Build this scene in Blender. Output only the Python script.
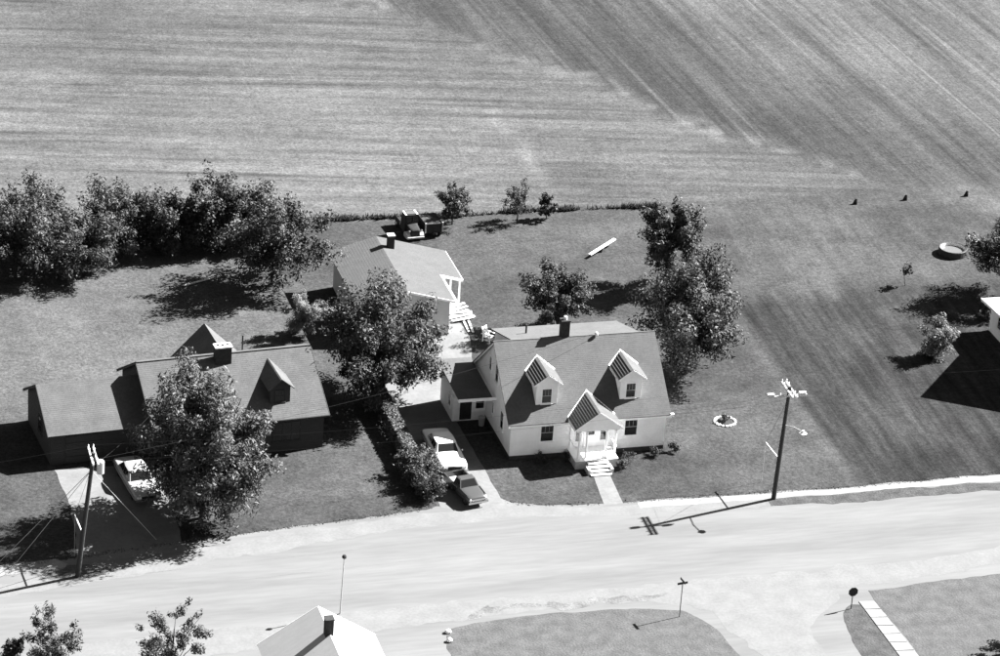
import bpy, bmesh, math, random
import numpy as np
from mathutils import Vector, Matrix
R = math.radians
scene = bpy.context.scene
for o in list(bpy.data.objects): bpy.data.objects.remove(o)
col = scene.collection

# ------------------------------------------------------------------ camera
# world frame: x along the white house's front (to the right), y away from the road, z up, metres
AZ, PITCH, ROLL = 0.29795706, 0.44464863, 0.06858502
fw = Vector((math.sin(AZ)*math.cos(PITCH), math.cos(AZ)*math.cos(PITCH), -math.sin(PITCH)))
rt = Vector((math.cos(AZ), -math.sin(AZ), 0)); up = rt.cross(fw)
r2 = rt*math.cos(ROLL) + up*math.sin(ROLL); u2 = up*math.cos(ROLL) - rt*math.sin(ROLL)
cam = bpy.data.cameras.new('camera'); camo = bpy.data.objects.new('camera', cam); col.objects.link(camo)
cm = Matrix.Identity(4)
for i in range(3):
    cm[i][0] = r2[i]; cm[i][1] = u2[i]; cm[i][2] = -fw[i]
cm[0][3], cm[1][3], cm[2][3] = -63.963, -204.057, 112.064
camo.matrix_world = cm
cam.sensor_width = 36; cam.lens = 36*3.46282; cam.clip_start = 1; cam.clip_end = 8000
scene.camera = camo

# ------------------------------------------------------------------ light
SUN_EL, SUN_AZ = 39.2, 76.9          # azimuth measured from +y towards +x
sv = Vector((math.cos(R(SUN_EL))*math.sin(R(SUN_AZ)), math.cos(R(SUN_EL))*math.cos(R(SUN_AZ)), math.sin(R(SUN_EL))))
w = bpy.data.worlds.new('World'); scene.world = w; w.use_nodes = True
nt = w.node_tree; bg = nt.nodes['Background']
sky = nt.nodes.new('ShaderNodeTexSky'); sky.sky_type = 'NISHITA'; sky.sun_disc = False
sky.sun_elevation = R(SUN_EL); sky.sun_rotation = R(SUN_AZ)
sep = nt.nodes.new('ShaderNodeSeparateColor')          # black and white film behind a red filter sees only the sky's red light
fil = nt.nodes.new('ShaderNodeMath'); fil.operation = 'MULTIPLY'; fil.inputs[1].default_value = .56
nt.links.new(sky.outputs[0], sep.inputs[0]); nt.links.new(sep.outputs[0], fil.inputs[0]); nt.links.new(fil.outputs[0], bg.inputs[0])
bg.inputs[1].default_value = 0.05
sl = bpy.data.lights.new('sun', 'SUN'); sl.energy = 5.0; sl.angle = R(0.53); sl.color = (1, 1, 1)
so = bpy.data.objects.new('sun', sl); col.objects.link(so)
so.rotation_euler = sv.to_track_quat('Z', 'Y').to_euler(); so.location = sv*300
vs = scene.view_settings
vs.view_transform = 'Standard'; vs.look = 'None'; vs.gamma = 1.0; vs.use_curve_mapping = False; vs.exposure = 2.65

# ------------------------------------------------------------------ materials
def mat(name, v, rough=0.9, var=0.0, scale=3.0, bump=0.0, bscale=None, spec=0.2, metal=0.0, stretch=None, attr=None, fine=0.0):
    """grey procedural material: base value, large mottling, fine grain, bump"""
    m = bpy.data.materials.new(name); m.use_nodes = True
    t = m.node_tree; N = t.nodes; L = t.links; b = N['Principled BSDF']
    b.inputs['Roughness'].default_value = rough; b.inputs['Metallic'].default_value = metal
    b.inputs['Specular IOR Level'].default_value = spec
    b.inputs['Base Color'].default_value = (v, v, v, 1)
    tc = N.new('ShaderNodeTexCoord'); mp = N.new('ShaderNodeMapping')
    L.new(tc.outputs['Object'], mp.inputs[0])
    if stretch: mp.inputs['Scale'].default_value = stretch
    cur = None
    if var or fine or attr:
        def mul(a, sock):
            n = N.new('ShaderNodeMath'); n.operation = 'MULTIPLY'
            if isinstance(a, float): n.inputs[0].default_value = a
            else: L.new(a, n.inputs[0])
            L.new(sock, n.inputs[1]); return n.outputs[0]
        cur = v*1.0
        for amt, sc, det in ((var, scale, 5), (fine, scale*7, 3)):
            if amt:
                nz = N.new('ShaderNodeTexNoise'); nz.inputs['Scale'].default_value = sc; nz.inputs['Detail'].default_value = det
                L.new(mp.outputs[0], nz.inputs['Vector'])
                mr = N.new('ShaderNodeMapRange'); mr.inputs[1].default_value = .3; mr.inputs[2].default_value = .7
                mr.inputs[3].default_value = 1-amt; mr.inputs[4].default_value = 1+amt
                L.new(nz.outputs[0], mr.inputs[0]); cur = mul(cur, mr.outputs[0])
        if attr:
            at = N.new('ShaderNodeAttribute'); at.attribute_name = attr
            cur = mul(cur, at.outputs['Fac'])
        cb = N.new('ShaderNodeCombineColor')
        for i in range(3): L.new(cur, cb.inputs[i])
        L.new(cb.outputs[0], b.inputs['Base Color'])
    if bump:
        nz = N.new('ShaderNodeTexNoise'); nz.inputs['Scale'].default_value = bscale or scale*4; nz.inputs['Detail'].default_value = 4
        L.new(mp.outputs[0], nz.inputs['Vector'])
        bp = N.new('ShaderNodeBump'); bp.inputs['Strength'].default_value = 1; bp.inputs['Distance'].default_value = bump
        L.new(nz.outputs[0], bp.inputs['Height']); L.new(bp.outputs[0], b.inputs['Normal'])
    return m
def leafmat(name, v, trans=.3):
    m = bpy.data.materials.new(name); m.use_nodes = True
    t = m.node_tree; N = t.nodes; L = t.links; b = N['Principled BSDF']; out = N['Material Output']
    b.inputs['Roughness'].default_value = .6; b.inputs['Specular IOR Level'].default_value = .25
    at = N.new('ShaderNodeAttribute'); at.attribute_name = 'tone'
    mu = N.new('ShaderNodeMath'); mu.operation = 'MULTIPLY'; mu.inputs[1].default_value = v; L.new(at.outputs['Fac'], mu.inputs[0])
    cb = N.new('ShaderNodeCombineColor')
    for i in range(3): L.new(mu.outputs[0], cb.inputs[i])
    L.new(cb.outputs[0], b.inputs['Base Color'])
    tr = N.new('ShaderNodeBsdfTranslucent'); L.new(cb.outputs[0], tr.inputs[0])
    mx = N.new('ShaderNodeMixShader'); mx.inputs[0].default_value = trans
    L.new(b.outputs[0], mx.inputs[1]); L.new(tr.outputs[0], mx.inputs[2]); L.new(mx.outputs[0], out.inputs[0])
    return m
def siding(name, v, pitch):
    """painted lap siding: fine horizontal relief at the lap pitch"""
    m = mat(name, v, .75, var=.06, scale=1.2, fine=.03)
    t = m.node_tree; N = t.nodes; L = t.links; b = N['Principled BSDF']
    tc = N.new('ShaderNodeTexCoord'); sp = N.new('ShaderNodeSeparateXYZ'); L.new(tc.outputs['Object'], sp.inputs[0])
    a = N.new('ShaderNodeMath'); a.operation = 'DIVIDE'; a.inputs[1].default_value = pitch; L.new(sp.outputs[2], a.inputs[0])
    f = N.new('ShaderNodeMath'); f.operation = 'FRACT'; L.new(a.outputs[0], f.inputs[0])
    g = N.new('ShaderNodeMath'); g.operation = 'SUBTRACT'; g.inputs[0].default_value = 1; L.new(f.outputs[0], g.inputs[1])
    bp = N.new('ShaderNodeBump'); bp.inputs['Strength'].default_value = 1; bp.inputs['Distance'].default_value = .02
    L.new(g.outputs[0], bp.inputs['Height']); L.new(bp.outputs[0], b.inputs['Normal'])
    return m
M = {}
M['white_siding'] = siding('white_siding', .92, .2)
M['dark_siding'] = siding('dark_siding', .035, .2)
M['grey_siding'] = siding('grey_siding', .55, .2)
M['white_paint'] = mat('white_paint', .92, .6, var=.05, scale=2)
M['shingle'] = mat('shingle', .08, .95, var=.1, scale=.7, fine=.1, bump=.01, bscale=30)
M['shingle_dark'] = mat('shingle_dark', .074, .95, var=.14, scale=.8, fine=.12, bump=.01, bscale=30)
M['shingle_barn'] = mat('shingle_barn', .066, .95, var=.08, scale=1.2, fine=.16, bump=.012, bscale=20)
M['shingle_pale'] = mat('shingle_pale', .36, .9, var=.05, scale=1, fine=.05, stretch=(1, 3, 1))
M['foundation'] = mat('foundation', .045, .95, var=.2, scale=3)
M['glass'] = mat('glass', .012, .12, spec=.5)
M['screen'] = mat('screen', .03, .8, var=.2, scale=6)
M['brick_dark'] = mat('brick_dark', .03, .95, var=.3, scale=9)
M['mortar_cap'] = mat('mortar_cap', .4, .9, var=.15, scale=5)
M['concrete'] = mat('concrete', .115, .9, var=.14, scale=.55, fine=.09, bump=.004, bscale=30)
M['slab'] = mat('slab', .16, .9, var=.12, scale=1.2, fine=.08)
M['wood_pole'] = mat('wood_pole', .035, .9, var=.3, scale=4, stretch=(8, 8, .6))
M['wood_pale'] = mat('wood_pale', .42, .85, var=.2, scale=5, stretch=(1, 6, 6))
M['galv'] = mat('galv', .42, .5, metal=.3, var=.1)
M['lamp_white'] = mat('lamp_white', .7, .5)
M['wire'] = mat('wire', .015, .8, spec=.05)
M['wire_pale'] = mat('wire_pale', .3, .5)
M['bark'] = mat('bark', .035, .95, var=.3, scale=5, stretch=(4, 4, .8), bump=.02)
M['leaf'] = leafmat('leaf', .038, .16); M['leaf_dark'] = leafmat('leaf_dark', .032, .15); M['leaf_pale'] = leafmat('leaf_pale', .15, .3); M['leaf_grey'] = leafmat('leaf_grey', .062, .2)
M['weed'] = leafmat('weed', .045)
M['grass_blade'] = leafmat('grass_blade', .07, .35)
M['car_white'] = mat('car_white', .72, .25, spec=.5)
M['car_cream_shaded'] = mat('car_cream_shaded', .26, .3, spec=.5)  # light car paint, darkened to carry the tree's dappled shade
M['car_dark'] = mat('car_dark', .05, .22, spec=.6)
M['chrome'] = mat('chrome', .55, .22, metal=1.)
M['tyre'] = mat('tyre', .012, .8)
M['black'] = mat('black', .01, .7)
M['truck_dark'] = mat('truck_dark', .018, .7, var=.4, scale=4)
M['stone'] = mat('stone', .62, .9, var=.15, scale=6)
M['water'] = mat('water', .1, .05, spec=.5)
M['liner'] = mat('liner', .6, .4)
M['rubber_dark'] = mat('rubber_dark', .03, .6)
M['skin'] = mat('skin', .3, .6); M['hair'] = mat('hair', .015, .7); M['cloth_white'] = mat('cloth_white', .7, .9); M['cloth_dark'] = mat('cloth_dark', .04, .9)
M['soil'] = mat('soil', .03, 1., var=.3, scale=6)

# ------------------------------------------------------------------ mesh helpers
class MB:
    def __init__(s): s.v = []; s.f = []
    def add(s, vs, fs):
        b = len(s.v); s.v += [tuple(p) for p in vs]; s.f += [tuple(i+b for i in f) for f in fs]; return s
    def box(s, x0, x1, y0, y1, z0, z1):
        return s.add([(x0,y0,z0),(x1,y0,z0),(x1,y1,z0),(x0,y1,z0),(x0,y0,z1),(x1,y0,z1),(x1,y1,z1),(x0,y1,z1)],
                     [(3,2,1,0),(4,5,6,7),(0,1,5,4),(1,2,6,5),(2,3,7,6),(3,0,4,7)])
    def obox(s, c, ax, ay, az):
        """oriented box: centre and three half-axis vectors"""
        c = Vector(c); ax = Vector(ax); ay = Vector(ay); az = Vector(az)
        P = [c+ax*i+ay*j+az*k for k in (-1,1) for (i,j) in ((-1,-1),(1,-1),(1,1),(-1,1))]
        return s.add(P, [(3,2,1,0),(4,5,6,7),(0,1,5,4),(1,2,6,5),(2,3,7,6),(3,0,4,7)])
    def bar(s, a, b, w, h=None):
        a = Vector(a); b = Vector(b); d = b-a; l = d.length; d.normalize()
        n = Vector((0,0,1)) if abs(d.z) < .95 else Vector((0,1,0))
        sx = d.cross(n).normalized(); sz = sx.cross(d)
        return s.obox((a+b)/2, d*l/2, sx*w/2, sz*(h or w)/2)
    def prism(s, poly, x0, x1, axis=0):
        """polygon of 2-D points extruded along axis 0 (poly is y,z), 1 (x,z) or 2 (x,y)"""
        def P(p, t): return (t,p[0],p[1]) if axis == 0 else ((p[0],t,p[1]) if axis == 1 else (p[0],p[1],t))
        n = len(poly)
        return s.add([P(p,x0) for p in poly]+[P(p,x1) for p in poly],
                     [tuple(range(n-1,-1,-1)), tuple(range(n,2*n))]+[(i,(i+1)%n,n+(i+1)%n,n+i) for i in range(n)])
    def tube(s, pts, rad, n=6, cap=True):
        pts = [Vector(p) for p in pts]; b = len(s.v); m = len(pts)
        if not isinstance(rad, (list, tuple)): rad = [rad]*m
        for i, p in enumerate(pts):
            d = (pts[min(i+1,m-1)]-pts[max(i-1,0)]).normalized()
            ref = Vector((0,0,1)) if abs(d.z) < .9 else Vector((1,0,0))
            a = d.cross(ref).normalized(); c = d.cross(a)
            for k in range(n):
                t = 2*math.pi*k/n; s.v.append(tuple(p+(a*math.cos(t)+c*math.sin(t))*rad[i]))
        for i in range(m-1):
            for k in range(n):
                s.f.append((b+i*n+k, b+i*n+(k+1)%n, b+(i+1)*n+(k+1)%n, b+(i+1)*n+k))
        if cap:
            s.f.append(tuple(b+k for k in range(n-1,-1,-1))); s.f.append(tuple(b+(m-1)*n+k for k in range(n)))
        return s
    def lathe(s, prof, n=16, c=(0,0,0)):
        b = len(s.v)
        for r, z in prof:
            for k in range(n):
                t = 2*math.pi*k/n; s.v.append((c[0]+r*math.cos(t), c[1]+r*math.sin(t), c[2]+z))
        for i in range(len(prof)-1):
            for k in range(n): s.f.append((b+i*n+k, b+i*n+(k+1)%n, b+(i+1)*n+(k+1)%n, b+(i+1)*n+k))
        return s
    def slab(s, P, t):
        """flat polygon thickened downward (along -normal) by t"""
        P = [Vector(p) for p in P]; n = (P[1]-P[0]).cross(P[2]-P[0]).normalized()
        if n.z < 0: n = -n
        k = len(P); return s.add(P+[p-n*t for p in P], [tuple(range(k)), tuple(range(2*k-1,k-1,-1))]+[(i,k+i,k+(i+1)%k,(i+1)%k) for i in range(k)])
    def courses(s, ea, eb, rb, ra, step=.14, lift=.007, t=.07):
        """a shingled roof plane: eave ea-eb to ridge ra-rb, laid in real overlapping courses"""
        ea, eb, ra, rb = Vector(ea), Vector(eb), Vector(ra), Vector(rb)
        n = (eb-ea).cross(ra-ea).normalized()
        if n.z < 0: n = -n
        L = max((ra-ea).length, (rb-eb).length); k = max(1, round(L/step))
        for i in range(k):
            a, b = i/k, (i+1)/k
            p0 = ea.lerp(ra, a)+n*lift; p1 = eb.lerp(rb, a)+n*lift; p2 = eb.lerp(rb, b); p3 = ea.lerp(ra, b)
            q0 = ea.lerp(ra, a)-n*.002; q1 = eb.lerp(rb, a)-n*.002
            s.add([p0,p1,p2,p3,q0,q1], [(0,1,2,3),(4,5,1,0)])
        s.slab([ea-n*.004, eb-n*.004, rb-n*.004, ra-n*.004], t); return s
    def build(s, name, m, parent=None, smooth=False, loc=None, rotz=None):
        me = bpy.data.meshes.new(name); me.from_pydata(s.v, [], s.f); me.validate(); me.update()
        bm = bmesh.new(); bm.from_mesh(me); bmesh.ops.recalc_face_normals(bm, faces=bm.faces); bm.to_mesh(me); bm.free()
        if m is not None: me.materials.append(M[m])
        if smooth: me.polygons.foreach_set('use_smooth', [True]*len(me.polygons))
        o = bpy.data.objects.new(name, me); col.objects.link(o)
        if parent is not None: o.parent = parent
        if loc is not None: o.location = loc
        if rotz is not None: o.rotation_euler = (0,0,rotz)
        return o
def tag(o, label, cat, group=None):
    o['label'] = label; o['category'] = cat
    if group: o['group'] = group
    return o
def empty(name, loc, rz=0.0):
    o = bpy.data.objects.new(name, None); col.objects.link(o); o.location = loc; o.rotation_euler = (0,0,rz); o.empty_display_size = .3; return o
def thing(name, label, cat, loc, rz=0.0, group=None): return tag(empty(name, loc, rz), label, cat, group)
def structure(o): o['kind'] = 'structure'; return o
def stuff(o, label, cat): o['kind'] = 'stuff'; o['label'] = label; o['category'] = cat; return o
def copy_tree(o, parent=None):
    c = o.copy(); col.objects.link(c)
    if parent is not None: c.parent = parent
    for ch in o.children: copy_tree(ch, c)
    return c
rng = np.random.default_rng(7); random.seed(7)
def npmesh(name, V, F, m, tone=None, parent=None):
    me = bpy.data.meshes.new(name); V = np.asarray(V, np.float32); F = np.asarray(F, np.int32); k = F.shape[1]
    me.vertices.add(len(V)); me.vertices.foreach_set('co', V.ravel())
    me.loops.add(F.size); me.loops.foreach_set('vertex_index', F.ravel())
    me.polygons.add(len(F)); me.polygons.foreach_set('loop_start', np.arange(0, F.size, k, dtype=np.int32)); me.polygons.foreach_set('loop_total', np.full(len(F), k, np.int32))
    me.update(calc_edges=True)
    if tone is not None:
        a = me.attributes.new('tone', 'FLOAT', 'POINT'); a.data.foreach_set('value', np.asarray(tone, np.float32))
    me.materials.append(M[m]); o = bpy.data.objects.new(name, me); col.objects.link(o)
    if parent is not None: o.parent = parent
    return o

# ------------------------------------------------------------------ smooth value noise for layout
_G = np.random.default_rng(3).random((256, 256))
def vnoise(x, y, s):
    x = np.asarray(x, float)/s+1000; y = np.asarray(y, float)/s+1000
    i = np.floor(x).astype(int); j = np.floor(y).astype(int); u = x-i; v = y-j; u = u*u*(3-2*u); v = v*v*(3-2*v)
    g = lambda a, b: _G[a % 256, b % 256]
    return (g(i,j)*(1-u)+g(i+1,j)*u)*(1-v)+(g(i,j+1)*(1-u)+g(i+1,j+1)*u)*v
def sm(a, b, x): t = np.clip((x-a)/(b-a), 0, 1); return t*t*(3-2*t)

# ------------------------------------------------------------------ the ground
def ground_tone(x, y):
    """albedo of the vegetation and the amount of each kind of row (hay rows, upper rows, mower stripes)"""
    wob = (vnoise(x,y,7)-.5)*2.4+(vnoise(x,y,2)-.5)*1.0
    lawn = .042+.016*(vnoise(x,y,9)-.5)+.018*(vnoise(x,y,2.2)-.5)
    lawn = lawn+.001*sm(9,13,y)                                   # back yards
    lawn = lawn+.022*sm(-8,-13,x+wob*.5)*sm(8,14,y)               # the left back lawn is drier and paler
    # the lot right of the white house is mown darker, with a pale strip along its edge
    lot = sm(23.0,24.2,x+wob*.25)*sm(25.5,22.5,y+wob*.4)
    lawn = lawn*(1-lot)+lot*(.027+.012*(vnoise(x,y,5)-.5)+.012*(vnoise(x*3,y*.5,2)-.5))
    edge = np.exp(-((x-23.2-.02*y)/.4)**2)*sm(24,20,y)*sm(-8,-6,y)
    lawn = lawn+.016*edge*(.4+.9*vnoise(x,y,2.5))
    east = sm(24,26,x)*sm(23,27,y); lawn = lawn+.004*east
    worn = sm(.62,.8,vnoise(x+31,y+17,4.5))*sm(14,18,y)*sm(2,4,x); lawn = lawn+.011*worn   # thin, sun-bleached patches in the back yard
    # mown hay field
    f = sm(-.6,.6,y-(41.6+.004*x)+wob*.22)
    field = .08+.022*(vnoise(x,y,14)-.5)+.014*(vnoise(x,y,3)-.5)
    field = (field-.012*sm(60,84,y))*(1-.24*sm(2,24,x))+.003*np.exp(-((y-53)/6)**2)
    # the upper right field, rows running away from us
    bx = 44.6-(y-42.8)*.695+(vnoise(x,y,10)-.5)*5+(vnoise(x,y,3)-.5)*3
    up_ = sm(-1.8,1.4,x-bx)*sm(40.5,43,y)
    dark = .040+.016*(vnoise(x,y,8)-.5)+.016*sm(8,22,x-bx)*sm(100,60,y)+.02*sm(18,34,x-bx)
    rim = np.exp(-((x-bx+.3)/1.6)**2)*f*sm(.45,.75,vnoise(x,y,1.6))*sm(42,48,y)
    field = field*(1-up_)+dark*up_+.03*rim
    # worn path from the field to the yard
    px = 16.1+np.where(y > 52, (y-52)*.02, 0)+(vnoise(y*0+3,y,5)-.5)*1.6
    field = field+.028*np.exp(-((x-px)/.6)**2)*sm(66,60,y)*sm(43,46,y)*(.3+vnoise(x,y,2))
    tone = (lawn*(1-f)+field*f)*.82
    return tone, f*(1-up_), up_, np.clip(lot+.35*(1-f)*east,0,1)
def grid_axis(a, b, st, far): return np.concatenate([[-far,-far/3,-far/9,a-60,a-25], np.arange(a,b+st/2,st), [b+25,b+60,far/9,far/3,far]])
gx = grid_axis(-56,86,.5,3600); gy = grid_axis(-48,110,.5,3600)
X, Y = np.meshgrid(gx, gy); nx, ny = len(gx), len(gy)
V = np.stack([X.ravel(), Y.ravel(), np.zeros(X.size)], 1)
ii = (np.arange(ny-1)[:,None]*nx+np.arange(nx-1)[None]).ravel()
F = np.stack([ii, ii+1, ii+nx+1, ii+nx], 1)
def ground_material():
    m = bpy.data.materials.new('ground'); m.use_nodes = True
    t = m.node_tree; N = t.nodes; L = t.links; b = N['Principled BSDF']; b.inputs['Roughness'].default_value = 1; b.inputs['Specular IOR Level'].default_value = .05
    tc = N.new('ShaderNodeTexCoord')
    def noise(scale, stretch=(1,1,1), rot=0, det=4, rough=.6, dist=0.):
        mp = N.new('ShaderNodeMapping'); mp.inputs['Scale'].default_value = stretch; mp.inputs['Rotation'].default_value = (0,0,rot)
        # rotate first, then stretch
        mp2 = N.new('ShaderNodeMapping'); mp2.inputs['Rotation'].default_value = (0,0,rot); mp.inputs['Rotation'].default_value = (0,0,0)
        L.new(tc.outputs['Object'], mp2.inputs[0]); L.new(mp2.outputs[0], mp.inputs[0])
        n = N.new('ShaderNodeTexNoise'); n.inputs['Scale'].default_value = scale; n.inputs['Detail'].default_value = det; n.inputs['Roughness'].default_value = rough
        n.inputs['Distortion'].default_value = dist; L.new(mp.outputs[0], n.inputs['Vector']); return n.outputs[0]
    def math_(op, a, b_):
        n = N.new('ShaderNodeMath'); n.operation = op
        for i, v in enumerate((a, b_)):
            if isinstance(v, (int, float)): n.inputs[i].default_value = v
            else: L.new(v, n.inputs[i])
        return n.outputs[0]
    def attr(nm):
        a = N.new('ShaderNodeAttribute'); a.attribute_name = nm; return a.outputs['Fac']
    def rng_(s, lo, hi, a=.3, b_=.7):
        r = N.new('ShaderNodeMapRange'); L.new(s, r.inputs[0]); r.inputs[1].default_value = a; r.inputs[2].default_value = b_; r.inputs[3].default_value = lo; r.inputs[4].default_value = hi; return r.outputs[0]
    tone = attr('tone')
    fine = math_('MULTIPLY', rng_(noise(.9, det=6, rough=.75), .7, 1.3), rng_(noise(3.6, det=4, rough=.8), .62, 1.38))
    cur = math_('MULTIPLY', tone, fine)
    # hay rows: stretched across, gently curved
    patch = rng_(noise(.09, (.5,1,1), det=3), .25, 1.2); patch2 = rng_(noise(.13, (.4,1,1), det=3), .0, 1.2)
    rows = noise(.62, (.055,1,1), rot=R(11.5), det=5, rough=.6, dist=.25); rows2 = noise(1.5, (.05,1,1), rot=R(10), det=3, dist=.2)
    d = math_('MULTIPLY', math_('SUBTRACT', rng_(rows, .0, 1.), .5), math_('MULTIPLY', math_('MULTIPLY', attr('hay'), patch), .85))
    d2 = math_('MULTIPLY', math_('SUBTRACT', rng_(rows2, .0, 1.), .5), math_('MULTIPLY', math_('MULTIPLY', attr('hay'), patch2), .5))
    rowsu = noise(.5, (1,.035,1), rot=R(-3.5), det=5, rough=.65); rowsu2 = noise(1.7, (1,.03,1), rot=R(-3.5), det=3)
    e = math_('MULTIPLY', math_('SUBTRACT', rng_(rowsu, 0., 1.), .5), math_('MULTIPLY', attr('upper'), .85))
    e2 = math_('MULTIPLY', math_('SUBTRACT', rng_(rowsu2, 0., 1.), .5), math_('MULTIPLY', attr('upper'), .4))
    trk = rng_(noise(.9, (1,.012,1), rot=R(-3.5), det=2, dist=.1), 0., .55, .62, .72); trk = math_('MULTIPLY', trk, attr('upper'))
    st = noise(1.3, (1,.07,1), rot=R(2), det=4)
    h = math_('MULTIPLY', math_('SUBTRACT', rng_(st, 0., 1.), .5), math_('MULTIPLY', attr('stripe'), .9))
    k = math_('ADD', math_('ADD', math_('ADD', d, d2), math_('ADD', e, e2)), math_('ADD', h, math_('ADD', trk, 1.0)))
    cur = math_('MULTIPLY', cur, k)
    cb = N.new('ShaderNodeCombineColor')
    for i in range(3): L.new(cur, cb.inputs[i])
    L.new(cb.outputs[0], b.inputs['Base Color'])
    bp = N.new('ShaderNodeBump'); bp.inputs['Strength'].default_value = 1; bp.inputs['Distance'].default_value = .05
    hh = math_('ADD', noise(5, det=5), math_('MULTIPLY', k, .6)); L.new(hh, bp.inputs['Height']); L.new(bp.outputs[0], b.inputs['Normal'])
    return m
M['ground'] = ground_material()
tone, hay, upper, stripe = ground_tone(V[:,0], V[:,1])
def add_attrs(o, V):
    t_, h_, u_, s_ = ground_tone(V[:,0], V[:,1])
    for nm, v in (('tone',t_),('hay',h_),('upper',u_),('stripe',s_)):
        if nm in o.data.attributes: o.data.attributes.remove(o.data.attributes[nm])
        a = o.data.attributes.new(nm, 'FLOAT', 'POINT'); a.data.foreach_set('value', np.asarray(v, np.float32))
ground = npmesh('ground', V, F, 'ground'); add_attrs(ground, V); structure(ground)

# ------------------------------------------------------------------ sheets: road, shoulder, drives, lawns
def sheet(name, poly, m, z, jit=.12, step=.3, seed=0, smooth_poly=False):
    P = [Vector((*p, 0)) for p in poly]; out = []; n = len(P)
    for i in range(n):
        a, b = P[i], P[(i+1) % n]; k = max(1, min(400, int((b-a).length/step)))
        for j in range(k): out.append(a.lerp(b, j/k))
    xs = np.array([p.x for p in out]); ys = np.array([p.y for p in out])
    jx = (vnoise(xs+seed*13, ys, .7)-.5)*jit*2+(vnoise(xs, ys+seed*7, 2.5)-.5)*jit*3
    jy = (vnoise(xs+50, ys+seed*3, .7)-.5)*jit*2+(vnoise(xs+9, ys+90, 2.5)-.5)*jit*3
    far = (np.abs(xs) > 70) | (np.abs(ys) > 60); jx[far] = 0; jy[far] = 0
    vs_ = [(x, y, z) for x, y in zip(xs+jx, ys+jy)]
    bm = bmesh.new(); f = bm.faces.new([bm.verts.new(v) for v in vs_])
    bmesh.ops.triangulate(bm, faces=[f]); bmesh.ops.recalc_face_normals(bm, faces=bm.faces)
    if sum(f.normal.z for f in bm.faces) < 0: bmesh.ops.reverse_faces(bm, faces=bm.faces)
    me = bpy.data.meshes.new(name); bm.to_mesh(me); bm.free(); me.materials.append(M[m])
    o = bpy.data.objects.new(name, me); col.objects.link(o)
    if m == 'ground' or m == 'ground_dry':
        Vv = np.array([v.co[:] for v in me.vertices]); add_attrs(o, Vv)
    return structure(o)
def road_material(name, v):
    m = mat(name, v, .95, var=.15, scale=.4, fine=.07, bump=.006, bscale=14, stretch=(.14,1.1,1))
    return m
M['road'] = road_material('road', .103)
M['dust'] = mat('dust', .113, .95, var=.1, scale=.7, fine=.08, bump=.006, bscale=12)
M['turf_dry'] = mat('turf_dry', .056, 1, var=.22, scale=1.1, fine=.22, bump=.04, bscale=6)
M['turf_worn'] = mat('turf_worn', .098, 1, var=.3, scale=1.0, fine=.25, bump=.03, bscale=6)
M['turf_verge'] = mat('turf_verge', .04, 1, var=.35, scale=1.3, fine=.3, bump=.05, bscale=6)
north = [(-150,-26),(-60,-12.6),(-37,-9.4),(-30,-8.6),(-21.2,-7.5),(-7.9,-6.1),(-6.6,-5.6),(-2.1,-5.7),(0,-6.6),(4.6,-7.1),(7.3,-7.1),(16.7,-7.3),(22.5,-7.5),(34,-7.1),(60,-6.0),(160,-2)]
sheet('road', north+[(160,-150),(-150,-150)], 'road', .004, jit=.1, seed=1)
# bright dusty shoulders
sheet('road_shoulder', [(-60,-13.4),(-37,-11.4),(-26.4,-9.7),(-20,-8.2),(-12,-7.2),(-7,-6.5),(-2,-6.3),(5,-7.5),(16,-7.8),(16,-9.3),(6,-9.0),(-3,-8.0),(-12,-8.6),(-22,-10.6),(-37,-13.2),(-60,-16)], 'dust', .008, jit=.22, seed=2)
sheet('road_shoulder', [(-60,-20.6),(-30,-19.6),(-9,-18.3),(4,-18.2),(14,-18.2),(30,-17.4),(60,-16),(60,-18.4),(30,-19.6),(17,-20.8),(13,-26),(12.5,-60),(8.6,-60),(8.8,-27),(7.6,-22.2),(3,-20.1),(-9,-20.6),(-30,-22.6),(-60,-23.6)], 'dust', .008, jit=.25, seed=3)
sheet('sidewalk', [(7,-7.25),(16.7,-7.45),(22.5,-7.6),(34,-7.2),(60,-6.2),(60,-7.2),(33.6,-8.2),(22.4,-8.25),(16.7,-8.2),(7,-8.1)], 'slab', .012, jit=.07, seed=4)
sheet('grass_verge', [(16.2,-8.3),(22.4,-8.35),(33.6,-8.3),(60,-7.3),(60,-8.7),(33,-9.45),(24,-9.6),(18,-9.3),(16.2,-9.1)], 'turf_verge', .016, jit=.14, seed=5)
sheet('sidewalk', [(-60,-12),(-37,-9.1),(-33,-8.75),(-32.2,-9.9),(-36.9,-10.4),(-60,-13.2)], 'slab', .012, jit=.05, seed=6)
sheet('grass_verge', [(-34.4,-10.6),(-33.2,-10.2),(-32.4,-9.6),(-31.2,-9.5),(-30.2,-10.0),(-29.5,-10.6),(-30.4,-11.2),(-32,-11.6),(-33.6,-11.3)], 'turf_dry', .016, jit=.3, seed=7)
sheet('grass_verge', [(-8.5,-19.75),(-3,-19.55),(3.6,-19.35),(4.9,-19.4),(3.2,-20.2),(-3,-20.3),(-8.5,-20.5)], 'turf_worn', .012, jit=.4, seed=8)
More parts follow.
